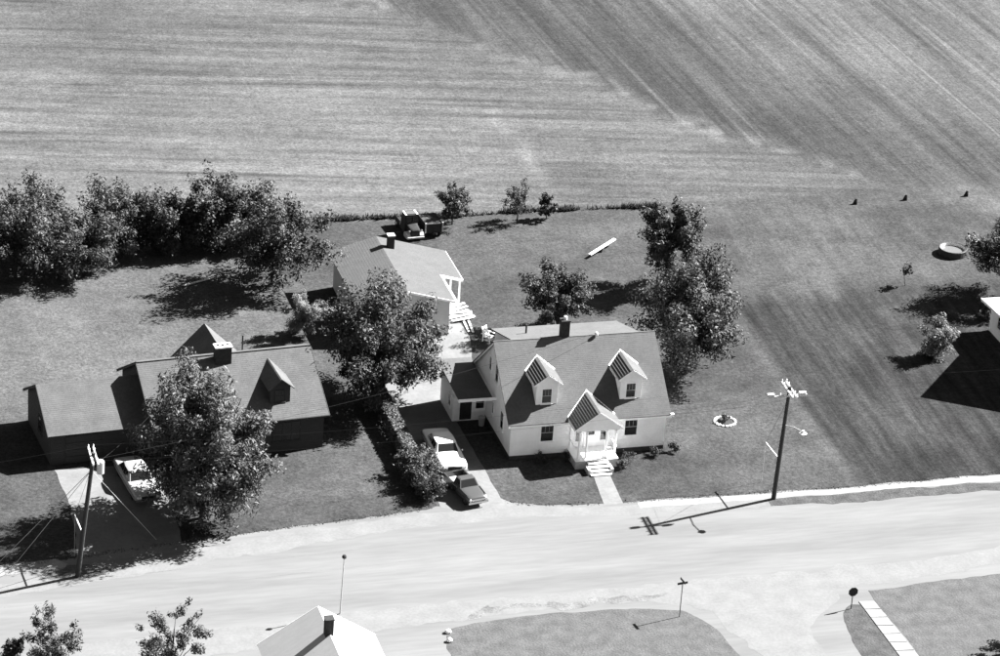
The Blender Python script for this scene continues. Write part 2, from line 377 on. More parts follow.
# grass south of the road
sheet('lawn', [(-10.1,-21.6),(-8.4,-21.15),(-2.3,-20.75),(3.6,-21.2),(5.6,-21.9),(6.6,-23.2),(7.1,-25),(7.45,-28),(7.6,-60),(-10.6,-60),(-10.6,-23.5)], 'turf_dry', .012, jit=.1, seed=9)
sheet('grass_verge', [(16.9,-22.8),(16.0,-23.7),(15.6,-25),(15.5,-29),(15.4,-60),(18.6,-60),(18.0,-29.5),(17.8,-26),(17.7,-23.0)], 'turf_verge', .012, jit=.12, seed=10)
sheet('lawn', [(18.7,-21.3),(24,-20.9),(34,-20.3),(60,-18.6),(160,-14),(160,-60),(20.6,-60),(19.0,-30),(18.6,-22.8)], 'turf_dry', .012, jit=.1, seed=11)
sheet('lawn', [(-60,-24.5),(-38,-24.2),(-24.6,-24.6),(-24.4,-60),(-60,-60)], 'turf_dry', .012, jit=.2, seed=12)
pavement = structure(empty('pavement', (0,0,0)))
slab_mesh = None
for i in range(14):        # separate concrete slabs of the corner footpath
    t0 = -22.6-i*1.06; xa = 17.55+.02*i; xb = 18.6+.05*i
    MB().prism([(xa,t0-1.0),(xb,t0-1.12),(xb-.04,t0-.14),(xa-.02,t0)], .004, .05+.006*random.random(), axis=2).build('slab', 'slab', pavement)
# drives and walks
sheet('driveway', [(-6.35,-5.9),(-6.3,0),(-6.3,6),(-6.6,12),(-6.4,20),(-5.2,23.4),(1.6,23.6),(2.4,22),(2.5,19.6),(1.2,14),(-.3,10.6),(-2.3,10.4),(-2.05,5),(-2.05,-1.5),(-2.0,-5.2),(-1.2,-6.3),(-3,-6.9)], 'concrete', .0085, jit=.05, seed=13)
sheet('driveway', [(-31.2,3.4),(-30.9,-2),(-31.3,-6),(-31.8,-9.6),(-24.6,-9),(-24.4,-2),(-24.2,3.2)], 'concrete', .0085, jit=.08, seed=14)
sheet('footpath', [(5.2,-2.9),(6.45,-2.9),(6.1,-7.3),(4.75,-7.3)], 'concrete', .0125, jit=.03, seed=15)

# ------------------------------------------------------------------ windows
def window(parent, frame, x, z, wd, ht, rows=2, cols=1, sub=True, deep=.05, name='window', glass='glass', trim='white_paint'):
    """frame: function (u, v, n) -> local point; u along the wall, v up, n outward. Returns the frame mesh with panes as children"""
    def bx(mb, u0, u1, v0, v1, n0, n1):
        P = [frame(u, v, n) for n in (n0, n1) for (u, v) in ((u0,v0),(u1,v0),(u1,v1),(u0,v1))]
        return mb.add(P, [(3,2,1,0),(4,5,6,7),(0,1,5,4),(1,2,6,5),(2,3,7,6),(3,0,4,7)])
    b = .07; mb = MB()
    bx(mb, x-b, x, z-b, z+ht+b, -.02, deep); bx(mb, x+wd, x+wd+b, z-b, z+ht+b, -.02, deep)
    bx(mb, x, x+wd, z+ht, z+ht+b, -.02, deep); bx(mb, x, x+wd, z-b, z, -.02, deep)
    fr = mb.build(name if sub else name+'_frame', trim, parent); host = fr if sub else parent
    hh = ht/rows; ww = wd/cols
    for r in range(rows):
        for c in range(cols):
            g = .018
            bx(MB(), x+c*ww+(g if c else 0), x+(c+1)*ww-(g if c < cols-1 else 0), z+r*hh+(g if r else 0), z+(r+1)*hh-(g if r < rows-1 else 0), -.01, .012+.006*r).build('pane', glass, host)
    mb = MB()
    for r in range(1, rows): bx(mb, x, x+wd, z+r*hh-.018, z+r*hh+.018, -.01, .035)
    for c in range(1, cols): bx(mb, x+c*ww-.018, x+c*ww+.018, z, z+ht, -.01, .032)
    for u in (1/3, 2/3):        # slim glazing bars of the upper sash
        if rows == 2: bx(mb, x+wd*u-.007, x+wd*u+.007, z+hh+.02, z+ht, -.01, .029)
    mb.build('muntin', 'mortar_cap' if trim == 'white_paint' else trim, host)
    bx(MB(), x-.1, x+wd+.1, z-b-.05, z-b, -.02, deep+.05).build('sill', trim, host)
    return fr

# ------------------------------------------------------------------ the white house
def white_house():
    W, D, HE, YR, HR = 11.35, 9.5, 3.08, 4.75, 7.0; SL = (HR-HE)/YR
    h = thing('house', 'white story-and-a-half house with two front dormers and columned porch', 'house', (0,0,0))
    MB().box(.03, W-.03, .03, D-.03, -.2, .35).build('foundation', 'foundation', h)
    MB().prism([(0,.352),(D,.352),(D,HE-.1),(YR,HR-.1),(0,HE-.1)], 0, W).build('wall', 'white_siding', h)
    MB().box(-.28, W+.28, -.3, -.25, HE-.42, HE-.3).build('gutter', 'white_siding', h)
    o = .27
    roof = MB().courses((-o,-o,HE-o*SL), (W+o,-o,HE-o*SL), (W+o,YR,HR), (-o,YR,HR)).build('roof', 'shingle', h)
    MB().courses((W+o,D+o,HE-o*SL), (-o,D+o,HE-o*SL), (-o,YR+.001,HR-.001), (W+o,YR+.001,HR-.001), step=.5).build('rear_slope', 'shingle', roof)
    MB().bar((-o,YR,HR-.012), (W+o,YR,HR-.012), .1, .03).build('ridge_cap', 'shingle', roof)
    for x in (-o+.04, W+o-.04):
        MB().bar((x,-o,HE-o*SL-.16), (x,YR,HR-.16), .03, .14).build('rake_board', 'white_siding', roof)
        MB().bar((x,D+o,HE-o*SL-.16), (x,YR,HR-.16), .03, .14).build('rake_board', 'white_siding', roof)
    MB().box(W+.2,W+.42,-.42,-.2,HE-.3,HE-.12).build('service_bracket', 'white_paint', h)
    # rear shed dormer
    sd = MB().prism([(YR+.25,HR-.3),(D-.1,HE+.1),(D-.1,5.46),(YR+.25,HR-.12)], 1.25, 10.2).build('rear_dormer', 'white_siding', h)
    MB().courses((10.45,9.85,5.44), (1.05,9.85,5.44), (1.05,YR+.06,HR-.004), (10.45,YR+.06,HR-.004), step=.5, lift=.008).build('dormer_roof', 'shingle', sd)
    MB().tube([(2.8,7,6.1),(2.8,7,7.0)], .07, 8).build('vent_pipe', 'brick_dark', sd)
    # chimney
    c = MB().box(4.68, 5.28, 4.7, 5.25, 6.4, 8.15).build('chimney', 'brick_dark', h)
    MB().box(4.64, 5.32, 4.66, 5.29, 8.15, 8.23).build('cap', 'brick_dark', c)
    MB().lathe([(.0,.0),(.15,0),(.14,.22),(.09,.26),(0,.26)], 10, (4.98,4.98,8.23)).build('chimney_pot', 'stone', c)
    MB().lathe([(0,0),(.07,.0),(.13,.08),(.13,.2),(.08,.28),(0,.29)], 10, (7.25,4.6,6.98)).build('ridge_knob', 'lamp_white', h)
    # windows: front
    for x in (2.2, 8.33): window(h, lambda u,v,n: (u,-n,v), x, 1.36, .88, 1.3)
    # left gable (looking at -x, u runs towards -y)
    for y, z, wd, ht in ((5.55,4.25,.5,.98),(3.75,4.12,.7,1.25),(4.35,1.45,.3,.85),(1.85,1.4,.72,1.28)):
        window(h, lambda u,v,n: (-n,u,v), y, z, wd, ht)
    for y in (2.0, 6.2): window(h, lambda u,v,n: (W+n,u,v), y, 1.4, .8, 1.3)
    # front dormers
    for dx in (2.69, 8.82):
        fy, hwall, ez, rz, rf, hw = .85, .76, 5.41, 6.14, .6, 1.03
        by = lambda z: (z-HE)/SL
        zb = HE+SL*fy; sr = (rz-ez)/hw; ew = rz-hwall*sr-.06
        d = MB().prism([(dx-hwall,zb-.25),(dx+hwall,zb-.25),(dx+hwall,ew),(dx,rz-.06),(dx-hwall,ew)], fy, by(ew)+.3, axis=1).build('dormer', 'white_siding', h)
        for s in (-1, 1):
            MB().courses((dx+s*hw,rf,ez), (dx+s*hw,by(ez)+.05,ez), (dx,by(rz)+.05,rz), (dx,rf,rz), step=.24, lift=.055, t=.05).build('dormer_roof', 'shingle', d)
            MB().bar((dx+s*(hw+.02),by(ez)+.0,ez+.05), (dx,by(rz)+.1,rz+.06), .17, .03).build('valley_flashing', 'white_paint', d)
            MB().bar((dx+s*hw,rf-.015,ez-.06), (dx,rf-.015,rz-.06), .03, .1).build('rake_board', 'white_paint', d)
            MB().bar((dx+s*(hw+.01),rf,ez-.07), (dx+s*(hw+.01),by(ez),ez-.07), .04, .09).build('fascia', 'white_paint', d)
        window(d, lambda u,v,n: (u,fy-n,v), dx-.33, 3.92, .66, 1.05, sub=False, name='window')
    # porch
    pxc, pf, pw, pz, pe = 5.79, -1.94, 1.71, 4.28, 3.04
    p = MB().box(4.25, 7.28, -1.98, .0, -.1, .62).build('porch', 'mortar_cap', h)
    MB().box(4.2, 7.33, -2.03, -.01, .62, .68).build('porch_floor', 'white_paint', p)
    MB().prism([(pxc-pw+.16,pe-.2),(pxc+pw-.16,pe-.2),(pxc+pw-.16,pe+.02),(pxc,pz-.09),(pxc-pw+.16,pe+.02)], pf+.1, pf+.22, axis=1).build('pediment', 'white_siding', p)
    MB().box(4.3, 7.25, pf+.23, -.01, 2.82, 2.9).build('porch_ceiling', 'white_paint', p)
    for s in (-1, 1):
        byp = lambda z: max(0,(z-HE)/SL)
        MB().courses((pxc+s*pw,pf,pe), (pxc+s*pw,.05,pe), (pxc,byp(pz)+.08,pz), (pxc,pf,pz), step=.24, lift=.055, t=.05).build('porch_roof', 'shingle', p)
        MB().bar((pxc+s*(pw+.02),.02,pe+.06), (pxc,byp(pz)+.12,pz+.07), .18, .03).build('valley_flashing', 'white_paint', p)
        MB().bar((pxc+s*pw,pf-.015,pe-.05), (pxc,pf-.015,pz-.05), .03, .12).build('rake_board', 'white_paint', p)
        MB().bar((pxc+s*(pw-.05),pf+.12,2.93), (pxc+s*(pw-.05),-.0,2.93), .12, .16).build('porch_beam', 'white_paint', p)
    for x in (4.47, 5.0, 6.42, 7.07):
        MB().box(x-.1, x+.1, -1.9, -1.7, .68, .8).lathe([(.085,.8),(.075,2.7),(.1,2.76),(.1,2.82)], 10, (x,-1.8,0)).build('column', 'white_paint', p, smooth=False)
    for x in (4.42, 7.12): MB().box(x-.07, x+.07, -.1, -.0, .68, 2.82).build('pilaster', 'white_paint', p)
    for a, b in ((4.55,4.95),(6.5,7.0)): MB().bar((a,-1.8,1.45),(b,-1.8,1.45),.05,.07).build('handrail', 'white_paint', p)
    for y0 in (4.3, 7.24):
        MB().bar((y0,-1.7,1.45),(y0,-.1,1.45),.05,.07).build('handrail', 'white_paint', p)
    for i in range(4):
        z1 = .62-.155*i; y0 = -2.04-.29*i
        MB().box(5.1, 6.52, y0-.29, y0, -.05, z1-.11).build('step', 'foundation', p)  # dark material puts the shade on the risers into their colour
        MB().box(5.06, 6.56, y0-.32, y0-.03, z1-.11, z1-.05).build('step_tread', 'white_paint', p)
    for x in (4.98, 6.64): MB().box(x-.09, x+.09, -3.0, -2.04, -.05, .4).build('step_cheek', 'mortar_cap', p)
    dr = MB().box(5.35, 6.25, -.05, .0, .69, 2.72).build('door', 'white_paint', h)
    MB().box(5.5, 6.1, -.065, -.04, 1.6, 2.5).build('pane', 'glass', dr); MB().lathe([(0,0),(.04,0),(.04,.05),(0,.06)], 8, (6.17,-.1,1.6)).build('handle', 'chrome', dr)
    for x in (4.75, 6.55): window(h, lambda u,v,n: (u,-n,v), x, 1.15, .42, 1.3)
    # low side wing with a flat roof that runs forward as a canopy
    a = MB().box(-2.42, -.01, 6.4, 9.8, .0, 2.86).build('side_wing', 'white_siding', h)
    MB().slab([(-2.75,3.9,3.0),(-.28,3.9,3.0),(-.28,9.95,3.22),(-2.75,9.95,3.22)], .1).build('flat_roof', 'shingle', a)
    MB().box(-2.78, -.02, 3.84, 3.9, 2.8, 3.02).build('fascia', 'white_paint', a)
    MB().bar((-2.7,3.9,2.84),(-2.7,9.95,3.05),.04,.12).build('fascia', 'white_siding', a)
    MB().bar((-2.4,6.39,1.9),(-2.6,4.2,2.9),.08,.08).build('bracket', 'white_paint', a)
    d = MB().box(-1.9, -1.05, 6.35, 6.4, .1, 2.1).build('door', 'screen', a)
    window(a, lambda u,v,n: (u,6.4-n,v), -.75, .92, .6, .9, sub=False)
    window(a, lambda u,v,n: (-2.42-n,u,v), 7.0, .9, .5, .85, sub=False)
    return h
white_house()

# ------------------------------------------------------------------ the dark house on the left
LH = dict(x=-12.392, y=3.965, rz=.0784)
def lw(x, y, z=0):
    c, s = math.cos(LH['rz']), math.sin(LH['rz']); return (LH['x']+c*x-s*y, LH['y']+s*x+c*y, z)
def dark_house():
    W, DM, HE, HR = 11.94, 4.756, 2.818, 5.651; SL = (HR-HE)/DM; D = 2*DM; o = .3
    h = thing('house', 'dark-sided low house with a wide chimney and attached garage wing', 'house', (LH['x'],LH['y'],0), LH['rz'])
    MB().prism([(0,0),(D,0),(D,HE-.1),(DM,HR-.1),(0,HE-.1)], -W, 0).build('wall', 'dark_siding', h)
    ze = HE-o*SL
    roof = MB().courses((-W-o,-o,ze), (o,-o,ze), (o,DM,HR), (-W-o,DM,HR), step=.16).build('roof', 'shingle_dark', h)
    MB().courses((o,D+o,ze), (-W-o,D+o,ze), (-W-o,DM+.001,HR-.001), (o,DM+.001,HR-.001), step=.5).build('rear_slope', 'shingle_dark', roof)
    MB().bar((-W-o,DM,HR+.01), (o,DM,HR+.01), .22, .04).build('ridge_cap', 'shingle_dark', roof)
    for x in (-W-o-.02, o+.02):
        for y in (-o, D+o): MB().bar((x,y,ze-.09),(x,DM,HR-.09),.05,.18).build('rake_board', 'dark_siding', roof)
    MB().bar((-W-o,-o-.04,ze-.07),(o,-o-.04,ze-.07),.06,.12).build('gutter', 'dark_siding', roof)
    # front dormers
    for dx in (-2.95, -9.2):
        fy, hwall, ez, rz, rf, hw = .9, .72, 4.5, 5.28, .6, .95
        by = lambda z: (z-HE)/SL
        zb = HE+SL*fy; sr = (rz-ez)/hw; ew = rz-hwall*sr-.06
        d = MB().prism([(dx-hwall,zb-.3),(dx+hwall,zb-.3),(dx+hwall,ew),(dx,rz-.06),(dx-hwall,ew)], fy, by(ew)+.3, axis=1).build('dormer', 'dark_siding', h)
        for s in (-1, 1):
            MB().courses((dx+s*hw,rf,ez), (dx+s*hw,by(ez)+.05,ez), (dx,by(rz)+.05,rz), (dx,rf,rz), step=.16, lift=.016, t=.05).build('dormer_roof', 'shingle_dark', d)
        window(d, lambda u,v,n: (u,fy-n,v), dx-.32, zb+.12, .64, .8, sub=False, trim='dark_siding')
    # chimney, three flues
    c = MB().box(-6.75, -5.62, 3.95, 4.6, 4.9, 6.42).build('chimney', 'brick_dark', h)
    MB().box(-6.8, -5.57, 3.9, 4.65, 6.42, 6.52).build('cap', 'stone', c)
    for i in range(3): MB().box(-6.62+i*.34, -6.45+i*.34, 4.18, 4.38, 6.5, 6.56).build('flue', 'black', c)
    # rear ell
    e = MB().prism([(-7.9,0),(-3.7,0),(-3.7,3.05),(-5.8,5.15),(-7.9,3.05)], D-.3, 10.0, axis=1).build('rear_wing', 'dark_siding', h)
    for s in (-1, 1): MB().courses((-5.8+s*2.45,10.35,2.9), (-5.8+s*2.45,DM+.4,2.9), (-5.8,DM+.4,5.32), (-5.8,10.35,5.32), step=.3).build('wing_roof', 'shingle_dark', e)
    for x in (-3.6, -10.4): window(h, lambda u,v,n: (u,-n,v), x, .85, 1.9, 1.35, rows=1, cols=3, trim='dark_siding')
    d = MB().box(-6.6, -5.6, -.05, 0, .2, 2.2).build('door', 'screen', h); MB().lathe([(0,0),(.04,0),(.04,.05),(0,.06)], 8, (-5.7,-.1,1.2)).build('handle', 'chrome', d)
    # garage wing
    xg, yg, dg, heg, hrg = -18.93, 1.605, 3.46, 2.537, 4.507; sg = (hrg-heg)/dg
    g = MB().prism([(yg,0),(yg+2*dg,0),(yg+2*dg,heg-.1),(yg+dg,hrg-.1),(yg,heg-.1)], xg, -W-.02).build('garage_wing', 'dark_siding', h)
    zg = heg-o*sg
    MB().courses((xg-.25,yg-o,zg), (-W-.03,yg-o,zg), (-W-.03,yg+dg,hrg), (xg-.25,yg+dg,hrg), step=.16).build('garage_roof', 'shingle_dark', g)
    MB().courses((-W-.03,yg+2*dg+o,zg), (xg-.25,yg+2*dg+o,zg), (xg-.25,yg+dg,hrg), (-W-.03,yg+dg,hrg), step=.5).build('garage_roof', 'shingle_dark', g)
    for y in (yg-o, yg+2*dg+o): MB().bar((xg-.27,y,zg-.09),(xg-.27,yg+dg,hrg-.09),.05,.2).build('rake_board', 'dark_siding', g)
    for i in range(4): MB().box(-17.9, -15.4, yg-.05, yg-.0, .04+.52*i, .53+.52*i).build('door_panel', 'dark_siding', g)
    window(g, lambda u,v,n: (xg-n,u,v), yg+2.6, 1.1, 1.0, 1.0, sub=False, trim='dark_siding')
    return h
dark_house()

# ------------------------------------------------------------------ outbuilding behind
def outbuilding():
    h = thing('outbuilding', 'low gabled outbuilding with white side porch behind the driveway tree', 'outbuilding', (-2.5,19.9,0))
    X0, XM, XR, XRR, ZR, ZE = -3.3, 0, 3.7, 5.55, 3.95, 2.4
    s = (ZR-ZE)/XRR
    zl = ZR-s*3.75
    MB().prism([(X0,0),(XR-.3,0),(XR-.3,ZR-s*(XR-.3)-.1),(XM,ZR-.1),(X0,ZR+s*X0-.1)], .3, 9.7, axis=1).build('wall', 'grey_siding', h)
    r = MB().courses((-3.75,10,zl), (-3.75,0,zl), (0,0,ZR), (0,10,ZR), step=.22, lift=.006).build('roof', 'shingle_barn', h)
    MB().courses((XR,0,ZR-s*XR), (XR,10,ZR-s*XR), (0,10,ZR), (0,0,ZR), step=.22, lift=.006).build('right_slope', 'shingle_barn', r)
    MB().courses((XRR,4.7,ZE), (XRR,10,ZE), (XR,10,ZR-s*XR), (XR,4.7,ZR-s*XR), step=.22, lift=.006).build('porch_roof', 'shingle_barn', r)
    MB().bar((XR,-.02,ZR-s*XR-.1),(0,-.02,ZR-.1),.04,.16).build('rake_board', 'white_paint', r)
    MB().bar((XR,4.68,ZR-s*XR-.1),(XRR,4.68,ZE-.1),.04,.2).build('rake_board', 'white_paint', r)
    MB().bar((XRR+.02,4.7,ZE-.1),(XRR+.02,10,ZE-.1),.04,.16).build('fascia', 'white_paint', r)
    w = MB().box(XR-.28, XR-.2, 4.8, 9.7, .0, 2.7).build('porch_wall', 'white_siding', h)
    MB().box(XR-.2, XR+.55, 4.9, 5.0, .0, 2.6).build('porch_end_wall', 'white_siding', h)
    for y in (4.95, 7.4, 9.7): MB().box(XRR-.2, XRR-.08, y-.06, y+.06, 0, 2.38).build('post', 'white_paint', h)
    MB().box(XR-.2, XRR, 4.8, 9.8, .0, .12).build('porch_floor', 'mortar_cap', h)
    c = MB().box(.45, .95, 8.0, 8.5, 3.4, 4.75).build('chimney', 'brick_dark', h); MB().box(.41, .99, 7.96, 8.54, 4.75, 4.83).build('cap', 'mortar_cap', c)
    window(h, lambda u,v,n: (u,.3-n,v), .9, .9, .8, 1.0)
    d = MB().box(-2.8, -.3, .24, .3, .02, 2.2).build('garage_door', 'white_paint', h)
    for i in range(3): MB().box(-2.75, -.35, .215, .245, .1+.7*i, .72+.7*i).build('door_panel', 'white_paint', d)
outbuilding()

# ------------------------------------------------------------------ house at the right edge
def right_house():
    h = thing('house', 'white house cut off by the right edge, casting a broad shadow', 'house', (42.3,0,0))
    MB().prism([(2.4,0),(12.0,0),(12.0,3.0),(7.2,7.6),(2.4,3.0)], 0, 13).build('wall', 'white_siding', h)
    s = 4.6/4.8; o = .3
    r = MB().courses((-o,2.4-o,3.1-o*s), (13.3,2.4-o,3.1-o*s), (13.3,7.2,7.7), (-o,7.2,7.7), step=.3).build('roof', 'shingle', h)
    MB().courses((13.3,12+o,3.1-o*s), (-o,12+o,3.1-o*s), (-o,7.2,7.7), (13.3,7.2,7.7), step=.3).build('rear_slope', 'shingle', r)
    a = MB().box(.2, 8, 12.0, 15.2, 0, 2.5).build('rear_wing', 'white_siding', h)
    MB().slab([(-.5,11.9,2.75),(8.4,11.9,2.75),(8.4,15.7,2.5),(-.5,15.7,2.5)], .12).build('wing_roof', 'shingle_pale', a)
    MB().bar((-.52,11.9,2.66),(-.52,15.7,2.42),.05,.2).build('fascia', 'white_paint', a)
    for y in (3.6, 8.8): window(h, lambda u,v,n: (-n,u,v), y, 1.2, .9, 1.3)
    window(a, lambda u,v,n: (.2-n,u,v), 12.6, .9, 1.1, 1.2, sub=False)
    c = MB().box(4, 4.8, 6.9, 7.6, 7, 9).build('chimney', 'brick_dark', h); MB().box(3.95, 4.85, 6.85, 7.65, 9, 9.1).build('cap', 'mortar_cap', c)
right_house()

# ------------------------------------------------------------------ roof at the bottom edge
def bottom_house():
    h = thing('house', 'pale-roofed house at the bottom edge with a dark chimney on its ridge', 'house', (-19.7,-26.1,0))
    MB().prism([(-3.4,0),(3.4,0),(3.4,2.9),(0,5.05),(-3.4,2.9)], -11, -.3, axis=1).build('wall', 'white_siding', h)
    r = MB().slab([(3.7,-11.4,2.85),(3.7,0,2.85),(0,0,5.2),(0,-11.4,5.2)], .1).build('roof', 'shingle_pale', h)
    MB().slab([(-3.7,0,2.85),(-3.7,-11.4,2.85),(0,-11.4,5.2),(0,0,5.2)], .1).build('left_slope', 'shingle_pale', r)
    for s in (-1,1): MB().bar((s*3.7,.02,2.77),(0,.02,5.12),.04,.16).build('rake_board', 'white_paint', r)
    c = MB().box(-.28, .22, -3.4, -2.85, 4.6, 6.15).build('chimney', 'brick_dark', h); MB().box(-.32, .26, -3.44, -2.81, 6.15, 6.22).build('cap', 'brick_dark', c)
    for y in (-3, -7): window(h, lambda u,v,n: (3.4+n,u,v), y, 1.0, .9, 1.3)
bottom_house()

# ------------------------------------------------------------------ utility poles
def wire_pts(a, b, sag, n=14):
    a = Vector(a); b = Vector(b); return [a.lerp(b, i/n)-Vector((0,0,4*sag*(i/n)*(1-i/n))) for i in range(n+1)]
def utility_pole(label, base, top, arms_x, transformer=None, lamp=None, strut=None):
    t = thing('utility_pole', label, 'utility pole', base, 0, 'utility poles along the road')
    d = Vector(top)
    MB().tube([(0,0,-.3), d*.5, d], [.17,.15,.12], 10).build('pole', 'wood_pole', t)
    H = d.z
    def arm(c, ax, L):
        c = Vector(c); ax = Vector(ax).normalized()
        a = MB().bar(c-ax*L/2, c+ax*L/2, .1, .13).build('crossarm', 'wood_pale', t)
        for k in (-.46,-.27,.27,.46):
            p = c+ax*L*k
            MB().lathe([(0,.06),(.035,.06),(.05,.12),(.03,.17),(.05,.2),(.02,.26),(0,.26)], 8, p).build('insulator', 'lamp_white', a)
    k = d*(1-.25/H)
    arm(k+Vector((.16,0,0)), (.03,1,0), 2.5); arm(k+Vector((-.16,0,0)), (.03,1,0), 2.5)
    if arms_x:
        k2 = d*(1-.62/H); arm(k2+Vector((0,-.16,0)), (1,.02,0), 2.5)
        a2 = MB().box(-1.3,-.85,-.3,-.04,H-.66,H-.38).build('bracket_plate','wood_pale',t); MB().box(.98,1.4,-.3,-.04,H-.66,H-.38).build('bracket_plate','wood_pale',t)
    if transformer:
        c = d*(1-.9/H)+Vector(transformer)
        MB().lathe([(0,-.45),(.24,-.45),(.25,.35),(.2,.45),(0,.47)], 14, c).build('transformer', 'galv', t, smooth=False)
    if lamp:
        p = d*(lamp[0]/H); q = p+Vector(lamp[1]); mb = MB().tube([p, p.lerp(q,.5)+Vector((0,0,.12)), q], .035, 6)
        a = mb.build('lamp_arm', 'galv', t)
        MB().lathe([(0,.14),(.08,.12),(.1,.02),(.26,-.08),(.24,-.12),(.1,-.2),(0,-.22)], 12, q).build('street_lamp', 'lamp_white', a)
    if strut:
        p = d*(strut[0]/H); q = p+Vector(strut[1])
        s = MB().tube([p,q], .045, 6).build('guy_strut', 'lamp_white', t)
        MB().tube([d*(1-1/H), q], .012, 4).build('guy_wire', 'wire', t); MB().tube([q, (q.x,q.y,0)], .014, 4).build('guy_wire', 'wire_pale', t)
    return t
RP = Vector((16.67,-8.24,0)); RT = Vector((.32,0,8.65))
LP = Vector((-32.04,-11.27,0)); LT = Vector((1.0,.1,8.9))
utility_pole('tall utility pole with crossed arms and street lamp beside the right lawn', RP, RT, True, lamp=(5.7,(.6,-2.0,.45)), strut=(3.1,(-.1,2.5,.0)))
lp = utility_pole('leaning utility pole with transformer beside the big front yard tree', LP, LT, False, transformer=(.5,-.25,0), strut=(3.1,(-.1,2.6,.0)))
for e in ((5.9,4.0,0),(-4.9,2.3,0),(-3.7,2.2,0)):
    MB().tube([LT*.86, Vector(e)], .018, 5).build('guy_wire', 'wire_pale', lp)
def power_line(label, a, b, sag, r=.005):
    o = MB().tube(wire_pts(a, b, sag), r, 4, cap=False).build('power_line', 'wire'); tag(o, label, 'wire', 'overhead wires along the road'); return o
A_ = LP+LT; B_ = RP+RT
power_line('outer road-side overhead wire between the two utility poles', A_+Vector((0,-1.1,0)), B_+Vector((0,-1.1,0)), .7)
power_line('house-side overhead wire between the two utility poles', A_+Vector((0,1.1,0)), B_+Vector((0,1.1,0)), .75)
power_line('overhead wire running off the left edge from the leaning pole', A_+Vector((0,1.0,0)), (-85,-17,8.6), .8)
power_line('overhead wire running off the right edge from the right pole', B_+Vector((0,1.0,0)), (75,-5,8.6), .8)
power_line('service wire from right pole to the white house front corner', B_-Vector((0,0,.9)), (11.65,-.3,2.95), .2, .006)
power_line('long wire from leaning pole to the knob on the white house ridge', A_-Vector((0,0,.5)), (7.25,4.6,7.2), .5, .009)
power_line('service wire from leaning pole to the dark house', A_-Vector((0,0,.9)), lw(-11.5,1.2,4.0), .3, .012)

def road_lamp():
    t = thing('lamp_post', 'thin pole with small dark head behind the pale bottom roof', 'lamp post', (-16.35,-18.6,0))
    MB().tube([(0,0,-.2),(.1,0,4.1)], [.05,.035], 8).build('post', 'galv', t)
    MB().lathe([(0,.0),(.12,.02),(.16,.12),(.1,.24),(0,.26)], 10, (.1,0,4.05)).build('lamp_head', 'brick_dark', t)
road_lamp()
def street_sign():
    t = thing('street_sign', 'slim street name sign post at the grass corner', 'sign', (5.19,-22.52,0))
    MB().tube([(0,0,-.2),(0,0,2.6)], .03, 8).build('post', 'brick_dark', t)
    MB().obox((0,0,2.5),(.36,.05,0),(-.002,.015,0),(0,0,.08)).build('name_blade', 'foundation', t); MB().obox((0,0,2.68),(-.04,.36,0),(.015,.002,0),(0,0,.08)).build('name_blade', 'foundation', t)
street_sign()
def stop_sign():
    t = thing('road_sign', 'dark octagonal road sign on a short post at the corner path', 'sign', (16.69,-23.38,0))
    MB().tube([(0,0,-.2),(0,0,1.55)], .035, 8).build('post', 'brick_dark', t)
    P = [(math.cos(R(22.5+45*i))*.34, math.sin(R(22.5+45*i))*.34+1.3) for i in range(8)]
    MB().prism(P, -.05, -.035, axis=1).build('sign_plate', 'brick_dark', t)
stop_sign()

# ------------------------------------------------------------------ vehicles
def loft(mb, st):
    """st: list of (y, [(x,z)...]) half sections from top centre round to bottom centre; mirrored"""
    rings = []
    for y, pr in st:
        ring = [(x,y,z) for x,z in pr]+[(-x,y,z) for x,z in reversed(pr) if x > 1e-6]
        rings.append(ring)
    n = len(rings[0]); b = len(mb.v)
    for r in rings: mb.v += r
    for i in range(len(rings)-1):
        for k in range(n): mb.f.append((b+i*n+k, b+i*n+(k+1)%n, b+(i+1)*n+(k+1)%n, b+(i+1)*n+k))
    mb.f.append(tuple(b+k for k in range(n))); mb.f.append(tuple(b+(len(rings)-1)*n+k for k in range(n-1,-1,-1)))
    return mb
def sect(hw, zb, zt, crown=.03, r=.07): return [(0,zt+crown),(hw*.55,zt+crown*.75),(hw-r*1.3,zt),(hw-r*.3,zt-r*.5),(hw,zt-r*1.5),(hw,zb+.22),(hw-.03,zb+.05),(hw-.1,zb),(0,zb)]
def wheels(t, ys, hx, r=.33, m='tyre'):
    for y in ys:
        for s in (-1, 1):
            w_ = MB(); n = 18
            P = []
            for xx, rr in ((-.1,r*.9),(-.08,r),(.08,r),(.1,r*.9),(.1,r*.55)): P.append([(s*hx+s*xx, y+rr*math.cos(2*math.pi*k/n), r+rr*math.sin(2*math.pi*k/n)) for k in range(n)])
            b = 0
            for ring in P: w_.v += ring
            for i in range(len(P)-1):
                for k in range(n): w_.f.append((i*n+k, i*n+(k+1)%n, (i+1)*n+(k+1)%n, (i+1)*n+k))
            w_.f.append(tuple(range(n)))
            o = w_.build('tyre', m, t)
            c = MB(); c.v = [(s*(hx+.085), y+r*.56*math.cos(2*math.pi*k/n), r+r*.56*math.sin(2*math.pi*k/n)) for k in range(n)]+[(s*(hx+.115), y, r)]
            c.f = [(k,(k+1)%n,n) for k in range(n)]; c.build('rim', 'chrome', o)
